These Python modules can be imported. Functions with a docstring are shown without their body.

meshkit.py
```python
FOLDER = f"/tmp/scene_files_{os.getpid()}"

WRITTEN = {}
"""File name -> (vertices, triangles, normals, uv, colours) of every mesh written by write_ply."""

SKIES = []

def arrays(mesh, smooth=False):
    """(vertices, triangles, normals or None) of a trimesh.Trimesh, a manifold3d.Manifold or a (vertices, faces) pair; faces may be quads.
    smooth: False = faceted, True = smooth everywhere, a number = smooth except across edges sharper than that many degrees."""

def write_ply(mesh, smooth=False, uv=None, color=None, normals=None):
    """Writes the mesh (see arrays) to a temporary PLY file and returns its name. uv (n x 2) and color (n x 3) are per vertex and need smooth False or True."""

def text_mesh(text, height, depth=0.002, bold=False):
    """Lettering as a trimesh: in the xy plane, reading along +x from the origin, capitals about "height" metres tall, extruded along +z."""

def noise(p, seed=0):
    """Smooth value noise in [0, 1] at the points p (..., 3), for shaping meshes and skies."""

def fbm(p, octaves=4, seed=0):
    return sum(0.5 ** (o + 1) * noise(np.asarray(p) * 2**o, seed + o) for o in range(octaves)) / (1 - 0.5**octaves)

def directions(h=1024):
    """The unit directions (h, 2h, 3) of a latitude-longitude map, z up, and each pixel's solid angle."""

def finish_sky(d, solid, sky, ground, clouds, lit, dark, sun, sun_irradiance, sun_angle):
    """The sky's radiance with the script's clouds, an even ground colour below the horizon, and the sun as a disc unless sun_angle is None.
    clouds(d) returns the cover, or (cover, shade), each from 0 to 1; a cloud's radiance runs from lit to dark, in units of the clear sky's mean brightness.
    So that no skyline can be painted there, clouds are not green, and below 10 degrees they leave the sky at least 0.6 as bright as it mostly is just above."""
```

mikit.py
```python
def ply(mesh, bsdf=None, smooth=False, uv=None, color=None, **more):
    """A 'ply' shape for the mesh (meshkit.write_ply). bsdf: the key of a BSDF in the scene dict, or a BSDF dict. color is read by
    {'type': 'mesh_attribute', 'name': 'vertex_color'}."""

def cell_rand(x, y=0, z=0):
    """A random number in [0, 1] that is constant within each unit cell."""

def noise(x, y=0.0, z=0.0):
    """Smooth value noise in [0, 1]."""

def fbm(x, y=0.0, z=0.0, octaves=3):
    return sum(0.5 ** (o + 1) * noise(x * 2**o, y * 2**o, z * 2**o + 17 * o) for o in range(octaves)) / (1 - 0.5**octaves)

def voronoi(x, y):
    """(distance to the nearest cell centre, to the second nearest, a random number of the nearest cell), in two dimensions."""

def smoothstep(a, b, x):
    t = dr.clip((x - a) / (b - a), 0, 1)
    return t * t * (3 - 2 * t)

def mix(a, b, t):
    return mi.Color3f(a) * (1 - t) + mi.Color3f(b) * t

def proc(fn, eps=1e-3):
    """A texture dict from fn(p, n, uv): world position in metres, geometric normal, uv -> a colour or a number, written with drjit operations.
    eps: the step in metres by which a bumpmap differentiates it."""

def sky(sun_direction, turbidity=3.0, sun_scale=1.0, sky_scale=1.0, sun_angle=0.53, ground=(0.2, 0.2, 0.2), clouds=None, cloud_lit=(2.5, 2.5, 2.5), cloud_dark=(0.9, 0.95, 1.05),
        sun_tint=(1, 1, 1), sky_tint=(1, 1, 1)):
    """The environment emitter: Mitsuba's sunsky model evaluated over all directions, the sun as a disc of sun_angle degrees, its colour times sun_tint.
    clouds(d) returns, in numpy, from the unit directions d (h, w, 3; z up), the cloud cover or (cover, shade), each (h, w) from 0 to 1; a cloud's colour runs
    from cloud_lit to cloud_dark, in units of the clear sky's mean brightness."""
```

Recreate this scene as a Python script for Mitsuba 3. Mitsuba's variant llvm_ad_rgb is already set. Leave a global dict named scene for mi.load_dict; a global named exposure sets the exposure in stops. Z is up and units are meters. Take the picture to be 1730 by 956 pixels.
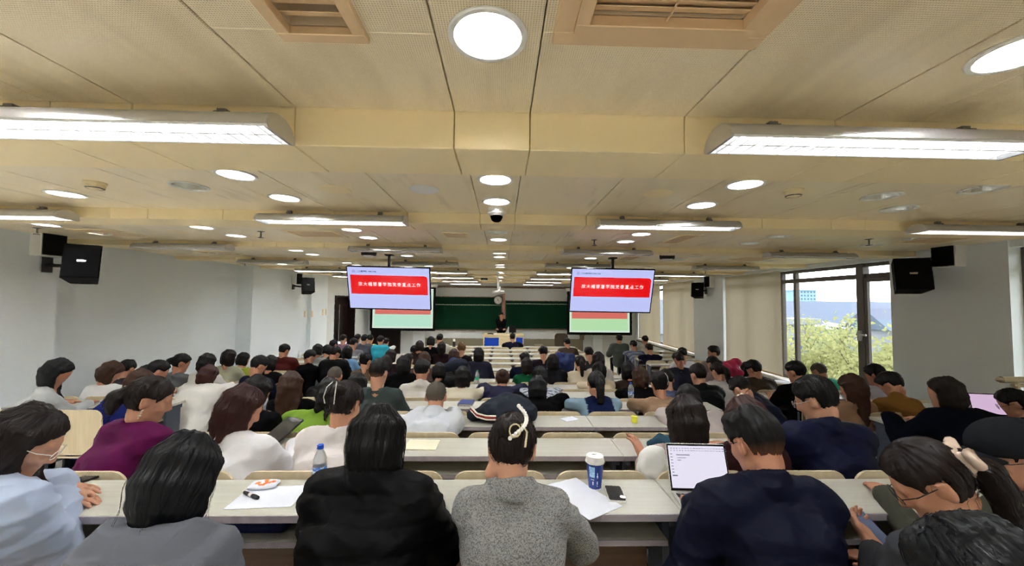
import math, random
import numpy as np, trimesh, shapely
import drjit as dr
import mitsuba as mi
import mikit, meshkit
from mikit import proc, noise, fbm, voronoi, cell_rand, smoothstep, mix
T = mi.ScalarTransform4f
scene, labels = {}, {}

# ----------------------------------------------------------------------------- camera
# world: x right, y towards the blackboard, z up; z = 0 is the flat floor at the front of the hall
CAM = np.array([0.0, 0.0, 2.185]); FPX = 640.0
PSI, TH, ROLL = math.radians(1.494), math.radians(2.70), 0.0108
_f = np.array([math.sin(PSI) * math.cos(TH), math.cos(PSI) * math.cos(TH), math.sin(TH)])
_r0 = np.array([math.cos(PSI), -math.sin(PSI), 0.0]); _u0 = np.cross(_r0, _f)
_r = _r0 * math.cos(ROLL) + _u0 * math.sin(ROLL); _u = _u0 * math.cos(ROLL) - _r0 * math.sin(ROLL)
scene['camera'] = {'type': 'perspective', 'fov': 2 * math.degrees(math.atan(865 / FPX)), 'fov_axis': 'x', 'near_clip': 0.05, 'far_clip': 2000.0,
                   'to_world': T().look_at(origin=CAM.tolist(), target=(CAM + _f).tolist(), up=_u.tolist())}
def ray(px, py):
    return _f + _r * ((px - 865) / FPX) + _u * ((478 - py) / FPX)
def at(px, py, y=None, z=None, x=None):
    d = ray(px, py)
    t = (y - CAM[1]) / d[1] if y is not None else (z - CAM[2]) / d[2] if z is not None else (x - CAM[0]) / d[0]
    return CAM + d * t

# ----------------------------------------------------------------------------- light from outside: bright overcast sky
def _clouds(d):
    n = meshkit.fbm(d * np.array([2.2, 2.2, 5.0]) + 3.0, 4, seed=5)
    return np.full(d.shape[:2], 0.93), np.clip((n - 0.42) * 2.2, 0, 1)
scene['sky'] = mikit.sky([0.35, -0.5, 0.78], turbidity=4.0, sun_scale=0.0, sky_scale=6.5, ground=(0.22, 0.22, 0.2),
                         clouds=_clouds, cloud_lit=(1.9, 1.95, 2.0), cloud_dark=(1.35, 1.42, 1.5))
LAMP, TUBE, SCREEN = 56.0, 2.8, 0.34     # radiance of the downlights, of the fluorescent tubes, of the screens
exposure = 1.74

# ----------------------------------------------------------------------------- helpers
def rgb(*c):
    c = np.array(c, float) / 255.0
    return np.where(c <= 0.04045, c / 12.92, ((c + 0.055) / 1.055) ** 2.4).tolist()
def col(c): return {'type': 'rgb', 'value': [float(v) for v in c]}
def mat(name, color, rough=0.6, spec=0.4, bump=None, bscale=1.0, eps=1e-3, two=True, **more):
    c = proc(color) if callable(color) else (color if isinstance(color, dict) else col(color))
    b = {'type': 'principled', 'base_color': c, 'roughness': rough, 'specular': spec, **more}
    if bump is not None:
        b = {'type': 'bumpmap', 'arbitrary': proc(bump, eps), 'scale': bscale, 'bsdf': b}
    if two: b = {'type': 'twosided', 'bsdf': b}
    scene[name] = b
    return name
def bx(x0, x1, y0, y1, z0, z1):
    v = np.array([[x, y, z] for x in (x0, x1) for y in (y0, y1) for z in (z0, z1)], float)
    f = np.array([[0, 1, 3], [0, 3, 2], [4, 6, 7], [4, 7, 5], [0, 4, 5], [0, 5, 1], [2, 3, 7], [2, 7, 6], [0, 2, 6], [0, 6, 4], [1, 5, 7], [1, 7, 3]])
    return trimesh.Trimesh(v, f, process=False)
def cbx(x0, x1, y0, y1, z0, z1, c=0.004):
    """a box with chamfered edges"""
    v = []
    for x, sx in ((x0, 1), (x1, -1)):
        for y, sy in ((y0, 1), (y1, -1)):
            for z, sz in ((z0, 1), (z1, -1)):
                v += [[x, y + sy * c, z + sz * c], [x + sx * c, y, z + sz * c], [x + sx * c, y + sy * c, z]]
    return trimesh.convex.convex_hull(np.array(v))
def cat(*m):
    m = [x for g in m for x in (g if isinstance(g, (list, tuple)) else [g])]
    return trimesh.util.concatenate(m)
def xf(m, loc=(0, 0, 0), rx=0, ry=0, rz=0, s=1.0):
    m = m.copy(); M = trimesh.transformations.euler_matrix(math.radians(rx), math.radians(ry), math.radians(rz), 'sxyz')
    M[:3, :3] *= s; M[:3, 3] = loc; m.apply_transform(M); return m
def tube(pts, r, sides=8, caps=True, closed=False):
    p = np.asarray(pts, float); n = len(p); r = np.broadcast_to(r, (n,))
    t = np.gradient(p, axis=0); t /= np.linalg.norm(t, axis=1, keepdims=True) + 1e-12
    a = np.cross(t, [0, 0, 1.0]); bad = np.linalg.norm(a, axis=1) < 0.15
    if bad.any(): a = np.cross(t, [0.3, 1.0, 0.05])
    a /= np.linalg.norm(a, axis=1, keepdims=True) + 1e-12; b = np.cross(t, a)
    g = np.arange(sides) * 2 * np.pi / sides
    v = (p[:, None] + r[:, None, None] * (np.cos(g)[None, :, None] * a[:, None] + np.sin(g)[None, :, None] * b[:, None])).reshape(-1, 3)
    i, j = np.meshgrid(np.arange(n - 1), np.arange(sides), indexing='ij'); j2 = (j + 1) % sides
    q = np.stack([i * sides + j, i * sides + j2, (i + 1) * sides + j2, (i + 1) * sides + j], -1).reshape(-1, 4)
    f = np.vstack([q[:, [0, 1, 2]], q[:, [0, 2, 3]]])
    if caps:
        v = np.vstack([v, p[:1], p[-1:]]); k = np.arange(sides); k2 = (k + 1) % sides; o = (n - 1) * sides
        f = np.vstack([f, np.stack([k2, k, k * 0 + n * sides], 1), np.stack([o + k, o + k2, k * 0 + n * sides + 1], 1)])
    m = trimesh.Trimesh(v, f, process=False); m.fix_normals() if caps and len(f) < 400 else None
    return m
def lathe(prof, n=32, axis_down=False):
    """revolve (r, z) profile about z"""
    prof = np.asarray(prof, float); k = len(prof); g = np.arange(n) * 2 * np.pi / n
    v = np.stack([prof[:, None, 0] * np.cos(g), prof[:, None, 0] * np.sin(g), np.broadcast_to(prof[:, None, 1], (k, n))], -1).reshape(-1, 3)
    i, j = np.meshgrid(np.arange(k - 1), np.arange(n), indexing='ij'); j2 = (j + 1) % n
    q = np.stack([i * n + j, i * n + j2, (i + 1) * n + j2, (i + 1) * n + j], -1).reshape(-1, 4)
    m = trimesh.Trimesh(v, np.vstack([q[:, [0, 1, 2]], q[:, [0, 2, 3]]]), process=False)
    return m
def prism(poly, h, z0=0.0):
    """extrude a polygon (list of xy) upwards"""
    m = trimesh.creation.extrude_polygon(shapely.Polygon(poly) if not hasattr(poly, 'geom_type') else poly, h, engine='earcut')
    m.apply_translation([0, 0, z0]); return m
def rrect(w, h, r, n=5, bottom=True):
    b = shapely.box(-w / 2 + r, -h / 2 + r, w / 2 - r, h / 2 - r).buffer(r, quad_segs=n)
    if not bottom: b = b.union(shapely.box(-w / 2, -h / 2, w / 2, 0))
    return b
def numbered(k):
    if k not in labels and k not in scene and not any(s.startswith(k + '__') for s in (k,) if s in scene) and k not in _used:
        _used.add(k); return k
    n = 1
    while f'{k}_{n:03d}' in _used: n += 1
    _used.add(f'{k}_{n:03d}'); return f'{k}_{n:03d}'
_used = set()
def thing(name, label, category=None, group=None, kind=None):
    k = numbered(name); labels[k] = {'label': label}
    if category: labels[k]['category'] = category
    if group: labels[k]['group'] = group
    if kind: labels[k]['kind'] = kind
    return k
def part(t, name, mesh, bsdf, smooth=False, label=None, stuff=False, **kw):
    k = numbered(t + '__' + name) if t else numbered(name)
    scene[k] = mikit.ply(mesh, bsdf, smooth, **kw) if not isinstance(mesh, dict) else dict(mesh)
    if label or stuff:
        labels[k] = {}
        if label: labels[k]['label'] = label
        if stuff: labels[k]['kind'] = 'stuff'
    return k
def single(name, mesh, bsdf, label, category=None, smooth=False, group=None, kind=None, **kw):
    k = thing(name, label, category, group, kind)
    scene[k] = mikit.ply(mesh, bsdf, smooth, **kw)
    return k
def struct(name, mesh, bsdf, label, smooth=False, **kw):
    return single(name, mesh, bsdf, label, None, smooth, None, 'structure', **kw)
ORD = ['first', 'second', 'third', 'fourth', 'fifth', 'sixth', 'seventh', 'eighth', 'ninth', 'tenth', 'eleventh', 'twelfth', 'thirteenth', 'fourteenth', 'fifteenth', 'sixteenth']

# ----------------------------------------------------------------------------- rows
NROW = 14
def row_y(k): return 1.611 + 0.783 * k                       # near edge of the desk tops of row k
def tier(k): return max(0.0, 0.55 - 0.077 * k)              # floor height of row k
DH, DD = 0.75, 0.315
CEIL = 2.905
BEAMS = [1.42, 3.13, 4.9, 6.75, 8.55, 10.4, 12.25, 14.1]
XL, XR, YF, YB = -5.4, 5.55, 15.6, -2.4
# ----------------------------------------------------------------------------- materials
def _perf(p, n, uv):     # dotted perforation of the metal ceiling panels (dark holes) with faint dirt
    s = 1 / 0.0070
    gx, gy = p.x * s, p.y * s
    fx, fy = gx - dr.floor(gx) - 0.5, gy - dr.floor(gy) - 0.5
    hole = 1 - smoothstep(0.26, 0.36, dr.sqrt(fx * fx + fy * fy))
    d = fbm(p.x * 2.3, p.y * 1.4, 3.0, 3)
    t = smoothstep(0.5, 0.85, fbm(p.x * 9, p.y * 1.6, 7.0, 3))
    base = mix(rgb(240, 227, 198), rgb(232, 218, 187), d)
    base = mix(base, rgb(150, 132, 100), t * 0.25)
    return mix(base, rgb(120, 104, 78), hole * 0.42)
def _plain(p, n, uv):
    d = fbm(p.x * 1.7, p.y * 1.7, 3.0, 3)
    t = smoothstep(0.62, 0.85, fbm(p.x * 14, p.y * 2.2, 7.0, 3))
    return mix(mix(rgb(240, 226, 196), rgb(233, 218, 186), d), rgb(150, 132, 100), t * 0.2)
mat('ceil_perf', _perf, 0.42, 0.35)
mat('ceil_plain', _plain, 0.36, 0.4)
mat('beam_cream', lambda p, n, uv: mix(rgb(244, 226, 184), rgb(238, 219, 175), fbm(p.x * 2, p.y, p.z * 5, 2)), 0.45, 0.35)
mat('vent_tan', rgb(205, 176, 138), 0.5, 0.35)
mat('slab_grey', rgb(150, 147, 140), 0.9, 0.1)
mat('duct_tan', rgb(196, 176, 146), 0.6, 0.3)
mat('wall_white', lambda p, n, uv: mix(rgb(232, 239, 243), rgb(226, 234, 238), fbm(p.x * 1.5, p.y * 1.5, p.z * 1.5, 3)), 0.75, 0.25,
    bump=lambda p, n, uv: fbm(p.x * 160 + p.y * 160, p.z * 160, 0, 2), bscale=0.0004)
mat('wall_grey', lambda p, n, uv: mix(rgb(216, 220, 220), rgb(210, 214, 214), fbm(p.x * 1.5, p.y * 1.5, p.z * 1.5, 3)), 0.75, 0.25)
mat('dado_olive', rgb(124, 118, 98), 0.6, 0.3)
mat('floor_tile', lambda p, n, uv: mix(rgb(212, 206, 194), rgb(224, 218, 206), fbm(p.x * 60, p.y * 60, p.z * 3, 3)), 0.45, 0.4)
def _lam(p, n, uv):      # pale laminate with fine grain along x
    g = fbm(p.x * 3.0, p.y * 90, p.z * 90, 3); g2 = noise(p.x * 14, p.y * 400, p.z * 400)
    return mix(rgb(172, 172, 162), rgb(160, 158, 146), g * 0.8 + g2 * 0.25)
mat('laminate', _lam, 0.34, 0.45)
def _bent(p, n, uv):     # bent plywood seats, grain along x
    g = fbm(p.x * 40, p.y * 4.0, p.z * 3, 3); g2 = noise(p.x * 190, p.y * 8, p.z * 8)
    return mix(rgb(200, 188, 160), rgb(180, 162, 128), g * 0.8 + g2 * 0.25)
mat('ply_seat', _bent, 0.4, 0.45)
mat('edge_grey', lambda p, n, uv: mix(rgb(138, 132, 138), rgb(126, 120, 126), noise(p.x * 30, 0, 0)), 0.45, 0.4)
mat('wood_dark', lambda p, n, uv: mix(rgb(92, 66, 46), rgb(66, 45, 30), fbm(p.x * 3, p.y * 50, p.z * 50, 3)), 0.45, 0.4)
mat('steel_navy', rgb(50, 58, 68), 0.42, 0.5)
mat('black_plastic', rgb(12, 12, 13), 0.45, 0.2)
mat('black_matte', rgb(8, 8, 9), 0.8, 0.08)
mat('grille_black', rgb(8, 8, 9), 0.8, 0.06, bump=lambda p, n, uv: noise(p.x * 300 + p.y * 300, p.z * 300, 0), bscale=0.002)
mat('white_plastic', rgb(226, 226, 222), 0.4, 0.5)
mat('cream_plastic', rgb(226, 210, 172), 0.45, 0.45)
mat('white_gloss', rgb(238, 238, 236), 0.3, 0.5)
mat('silver', rgb(188, 188, 188), 0.36, 0.5, metallic=0.75)
mat('reflector', rgb(214, 212, 206), 0.18, 0.5, metallic=0.9)
mat('frame_bronze', rgb(88, 82, 76), 0.45, 0.45)
mat('frame_alu', rgb(178, 178, 174), 0.4, 0.5, metallic=0.4)
mat('chrome', rgb(205, 205, 205), 0.2, 0.5, metallic=0.9)
mat('steel_rail', rgb(196, 186, 160), 0.3, 0.5, metallic=0.7)
mat('chalk_green', lambda p, n, uv: mix(rgb(3, 34, 20), rgb(6, 42, 26), fbm(p.x * 1.6, p.z * 2.2, 0, 4)), 0.7, 0.06)
mat('board_trim', rgb(92, 74, 58), 0.5, 0.4)
mat('board_rail', rgb(150, 158, 146), 0.4, 0.5)
mat('post_pink', rgb(166, 128, 112), 0.6, 0.3)
mat('door_wood', lambda p, n, uv: mix(rgb(26, 14, 12), rgb(16, 9, 8), fbm(p.x * 50, p.y * 50, p.z * 3, 3)), 0.5, 0.1)
mat('podium_wood', lambda p, n, uv: mix(rgb(226, 210, 172), rgb(212, 194, 154), fbm(p.x * 3, p.y * 40, p.z * 30, 3)), 0.4, 0.4)
mat('podium_blue', rgb(18, 62, 168), 0.4, 0.4)
mat('chair_brown', rgb(66, 58, 46), 0.8, 0.1)
def _blind(p, n, uv):
    w = noise(p.y * 900, p.z * 4, 0) * 0.5 + noise(p.y * 5, p.z * 900, 0) * 0.5
    return mix(rgb(196, 186, 164), rgb(186, 176, 154), w)
scene['blind_cloth'] = {'type': 'principledthin', 'base_color': proc(_blind), 'roughness': 0.8, 'diff_trans': 0.5}
scene['glass'] = {'type': 'thindielectric', 'int_ior': 1.5}
scene['water'] = {'type': 'principled', 'base_color': col((.92, .95, .97)), 'roughness': .12, 'spec_trans': .82, 'eta': 1.33}
scene['lamp_white'] = {'type': 'twosided', 'bsdf': {'type': 'diffuse', 'reflectance': col((0.75, 0.75, 0.74))}}
scene['clear_plastic'] = {'type': 'thindielectric', 'int_ior': 1.35}
scene['smoked'] = {'type': 'principled', 'base_color': col(rgb(16, 16, 18)), 'roughness': 0.08, 'specular': 0.6, 'clearcoat': 1.0, 'clearcoat_gloss': 0.95}
scene['screen_glow'] = {'type': 'diffuse', 'reflectance': col((0.03, 0.03, 0.03))}
mat('paper', rgb(206, 210, 220), 0.8, 0.2)
mat('paper_cream', rgb(206, 202, 178), 0.8, 0.2)
# ----------------------------------------------------------------------------- floor: tiers at the back, flat in front
edges = [YB] + [row_y(k) - 0.60 for k in range(1, 8)] + [YF]
fl = thing('floor', 'grey speckled hall floor in low steps under the desks, flat towards the blackboard', kind='structure')
for i in range(8):
    part(fl, 'tier', bx(-5.8, XR + 0.3, edges[i], edges[i + 1], -0.2, tier(i) if i < 7 else 0.0), 'floor_tile')

# ----------------------------------------------------------------------------- ceiling: metal panels with open joints, one cross beam per bay
jx = []
x = -0.19
J = [-5.75, -5.29, -4.69, -4.39, -3.79, -3.19, -2.89, -2.29, -1.69, -1.39, -0.79, -0.19, 0.10, 0.70, 1.30, 1.60, 2.20, 2.80, 3.10, 3.70, 4.30, 4.60, 5.20, 5.62]
bay = [YB] + BEAMS + [YF]
cl = thing('ceiling', 'beige metal panel ceiling with cross beams', kind='structure')
part(cl, 'slab', bx(-5.8, 5.9, YB, YF, CEIL + 0.22, CEIL + 0.4), 'slab_grey')
BT = 0.30     # beam thickness
DROP = [0.145, 0.085, 0.065, 0.05, 0.045, 0.04, 0.04, 0.04]
COLX = [-4.62, -3.08, -1.56, -0.047, 1.46, 2.95, 4.45]      # downlight columns; the two on the window side are off
ROWS = [(b, r, (BEAMS[b - 1] if b > 0 else BEAMS[0] - 1.72 * (1 - b)) + (.8, 1.3)[r]) for b in range(-1, 8) for r in (0, 1)]    # bay, row in the bay, y
DARK = [(x, y) for b, r, y in ROWS for x in COLX]
DARK += [tuple(at(u, v, z=CEIL)[:2]) for u, v in ((320, 314), (1490, 331))]
def panel(x0, x1, y0, y1):
    g = 0.0022
    return cbx(x0 + g, x1 - g, y0, y1, CEIL, CEIL + 0.02, 0.003)
HOLES = []    # (x0, x1, y0, y1) cut for the two big vents
VENTS = [(-0.61, -0.375, 0.55, 1.03), (0.13, 0.695, 0.60, 1.01)]
for b in range(len(bay) - 1):
    y0, y1 = (bay[b] + BT if b else bay[b]), bay[b + 1]
    for i in range(len(J) - 1):
        segs = [(y0, y1)]
        if b == 0: segs = [(y0, -0.36), (-0.06, y1)]
        for s0, s1 in segs:
            rects = [(J[i], J[i + 1], s0 + 0.002, s1 - 0.002)]
            for (vx0, vx1, vy0, vy1) in VENTS:
                if b == 0 and J[i] < vx1 and J[i + 1] > vx0 and s0 < vy0 < s1:
                    a0, a1 = max(J[i], vx0), min(J[i + 1], vx1)
                    rects = [(J[i], J[i + 1], s0, vy0 + 0.03), (J[i], J[i + 1], vy1 - 0.03, s1)]
                    if a0 > J[i] + 0.02: rects.append((J[i], a0 + 0.03, vy0 + 0.03, vy1 - 0.03))
                    if a1 < J[i + 1] - 0.02: rects.append((a1 - 0.03, J[i + 1], vy0 + 0.03, vy1 - 0.03))
            m = []
            for a, c, d, e in rects:
                if c - a <= 0.02: continue
                hs = [h for h in DARK if a - .1 < h[0] < c + .1 and d - .1 < h[1] < e + .1]
                if hs:
                    g_ = shapely.box(a + 0.0022, d, c - 0.0022, e).difference(shapely.union_all([shapely.Point(h).buffer(0.087, quad_segs=8) for h in hs]))
                    for q_ in getattr(g_, 'geoms', [g_]): m.append(prism(q_, 0.02, CEIL))
                else: m.append(cbx(a + 0.0022, c - 0.0022, d, e, CEIL, CEIL + 0.02, 0.0025))
            part(cl, 'panel', cat(m), 'ceil_perf' if b == 0 else 'ceil_plain')
for b, yb in enumerate([-0.36] + BEAMS):
    for i in range(len(J) - 1):
        part(cl, 'beam_panel', cbx(J[i] + 0.0015, J[i + 1] - 0.0015, yb, yb + BT, CEIL - (DROP[max(b - 1, 0)]), CEIL + 0.03, 0.003), 'beam_cream')

# ----------------------------------------------------------------------------- left wall: piers and recesses, door near the front
wl = thing('wall_left', 'white left wall with shallow piers', kind='structure')
part(wl, 'recess', bx(-5.95, -5.72, YB, YF + 0.2, -0.2, CEIL + 0.3), 'wall_white')
PIERS = [(YB, 4.75), (8.35, 10.35), (10.9, 11.9)]
for a, c in PIERS:
    part(wl, 'pier', bx(-5.74, XL, a, c, -0.2, CEIL + 0.06), 'wall_white')
part(wl, 'pier', bx(-5.74, -5.5, 10.35, 10.9, -0.2, CEIL + 0.06), 'wall_white')
part(wl, 'pier', bx(-5.74, -5.42, 14.15, YF, -0.2, CEIL + 0.06), 'wall_grey')
part(wl, 'pier', bx(-5.74, -5.42, 11.9, 12.45, -0.2, CEIL + 0.06), 'wall_grey')
part(wl, 'lintel', bx(-5.74, -5.42, 12.45, 14.15, 2.3, CEIL + 0.06), 'wall_grey')
dr1 = thing('door_1', 'dark brown double door near the front of the left wall', kind='structure')
part(dr1, 'leaf', cbx(-5.70, -5.64, 12.52, 13.29, 0, 2.25), 'door_wood')
part(dr1, 'leaf', cbx(-5.70, -5.64, 13.31, 14.08, 0, 2.25), 'door_wood')
part(dr1, 'frame', cat(bx(-5.73, -5.40, 12.45, 12.52, 0, 2.3), bx(-5.73, -5.40, 14.08, 14.15, 0, 2.3), bx(-5.73, -5.40, 12.45, 14.15, 2.25, 2.3)), 'door_wood')
part(dr1, 'handle', tube([[-5.58, 13.2, 0.7], [-5.58, 13.2, 2.0]], 0.016), 'chrome', 30, label='long vertical metal door handle')
for i, (yy, zz) in enumerate(((10.75, 1.75), (10.95, 1.75), (11.6, 1.78), (11.8, 1.78))):
    k = thing('wall_switch', f'small yellowish switch plate on the left wall, {ORD[i]} of four counted towards the blackboard', 'switch')
    part(k, 'plate', cbx((XL if yy > 10.9 else -5.5), (XL if yy > 10.9 else -5.5) + 0.012, yy - 0.045, yy + 0.045, zz - 0.085, zz + 0.085, 0.003), 'cream_plastic')
    part(k, 'rocker', cbx((XL if yy > 10.9 else -5.5) + 0.012, (XL if yy > 10.9 else -5.5) + 0.018, yy - 0.02, yy + 0.02, zz - 0.04, zz + 0.04, 0.002), 'white_plastic')

# ----------------------------------------------------------------------------- front wall
wf = thing('wall_front', 'pale grey front wall around the blackboard', kind='structure')
part(wf, 'plaster', bx(-5.9, 5.9, YF, YF + 0.25, -0.2, CEIL + 0.3), 'wall_grey')
part(wf, 'pier', bx(-3.55, -3.1, YF - 0.22, YF, 0, CEIL), 'wall_white')
part(wf, 'pier', bx(3.72, 4.1, YF - 0.22, YF, 0, CEIL), 'wall_white')
part(wf, 'dado', bx(-3.1, 3.35, YF - 0.03, YF, 0, 0.64), 'dado_olive')
part(wf, 'trim', cat(bx(-3.1, 3.72, YF - 0.06, YF, 2.70, 2.78)), 'board_trim')
dr2 = thing('door_2', 'dark brown door in the front wall below the left projection screen', kind='structure')
part(dr2, 'leaf', cbx(-5.2, -4.18, YF - 0.06, YF, 0, 2.1), 'door_wood')
part(dr2, 'frame', cat(bx(-5.28, -5.2, YF - 0.08, YF, 0, 2.18), bx(-4.18, -4.1, YF - 0.08, YF, 0, 2.18), bx(-5.28, -4.1, YF - 0.08, YF, 2.1, 2.18)), 'door_wood')
struct('wall_back', bx(-5.9, 5.9, YB - 0.25, YB, -0.2, CEIL + 0.3), 'wall_white', 'plain white back wall behind the camera')
struct('platform', cbx(-3.0, 3.3, 13.75, YF - 0.03, 0, 0.15, 0.006), 'floor_tile', 'low platform in front of the blackboard')

# ----------------------------------------------------------------------------- right wall: piers, sills, window bands
SILL, WTOP = 0.72, 2.83
wr = thing('wall_right', 'white right wall with window openings', kind='structure')
WIN = [(0.6, 3.98), (5.25, 9.35), (10.80, 15.35), (-2.2, 0.35)]
part(wr, 'parapet', bx(XR, XR + 0.3, YB, YF + 0.2, -0.2, SILL - 0.05), 'wall_grey')
part(wr, 'header', bx(XR, XR + 0.3, YB, YF + 0.2, WTOP, CEIL + 0.3), 'wall_white')
pe = [YB] + [v for w in sorted(WIN) for v in w] + [YF + 0.2]
for a, c in zip(pe[0::2], pe[1::2]):
    part(wr, 'pier', bx(XR - (0.0 if c > 15.4 else 0.02), XR + 0.3, a, c, -0.2, CEIL + 0.06), 'wall_white')
for i, (a, c) in enumerate(WIN):
    w = thing(f'window_{i + 1}', ['window beside the camera with a lowered blind', 'window with a view of trees and roofs', 'front right window behind lowered blinds', 'window behind the camera'][i], kind='structure')
    X0, X1 = XR + 0.12, XR + 0.20
    ms = [a + 0.03, c - 0.03] + {0: [1.4, 2.3, 3.2], 1: [5.83, 7.2, 7.55, 8.45], 2: [11.6, 12.6, 13.0, 13.8, 14.6], 3: [-1.4, -.5]}[i]
    fr = []
    for mm in ms:
        wd = 0.06 if abs(mm - 5.83) < 0.01 else 0.03
        fr.append(cbx(X0 - (0.03 if wd > 0.05 else 0), X1, mm - wd, mm + wd, SILL, WTOP, 0.006))
    for zz, hh in ((SILL + 0.03, 0.03), (2.63, 0.035), (WTOP - 0.025, 0.025)):
        fr.append(cbx(X0 + 0.004, X1 - 0.004, a, c, zz - hh, zz + hh, 0.006))
    part(w, 'frame', cat(fr), 'frame_bronze')
    ms2 = sorted(ms)
    for m0, m1 in zip(ms2[:-1], ms2[1:]):
        for z0, z1 in ((SILL + 0.05, 2.605), (2.66, WTOP - 0.04)):
            part(w, 'pane', trimesh.Trimesh([[X0 + 0.04, m0, z0], [X0 + 0.04, m1, z0], [X0 + 0.04, m1, z1], [X0 + 0.04, m0, z1]], [[0, 1, 2], [0, 2, 3]], process=False), 'glass')
    if i == 1:
        part(w, 'handle', cat(cbx(X0 - 0.07, X0 - 0.03, 5.80, 5.86, 1.62, 1.78, 0.004), cbx(X0 - 0.09, X0 - 0.06, 5.70, 5.86, 1.70, 1.73, 0.004)), 'frame_alu')
        part(w, 'sash', cat(cbx(X0 - 0.02, X0 + 0.03, 5.28, 5.33, SILL + .06, 2.60, .004), cbx(X0 - 0.02, X0 + 0.03, 5.72, 5.77, SILL + .06, 2.60, .004),
                            cbx(X0 - 0.02, X0 + 0.03, 5.28, 5.77, SILL + .06, SILL + .12, .004), cbx(X0 - 0.02, X0 + 0.03, 5.28, 5.77, 2.54, 2.60, .004)), 'frame_bronze')
    part(w, 'sill', cbx(XR - 0.10, XR + 0.12, a - 0.02, c + 0.02, SILL - 0.05, SILL, 0.006), 'white_gloss', label='white window sill board')
    part(w, 'sill_stone', cbx(XR - 0.06, XR + 0.12, a - 0.02, c + 0.02, SILL - 0.11, SILL - 0.05, 0.004), 'frame_bronze')

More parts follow.
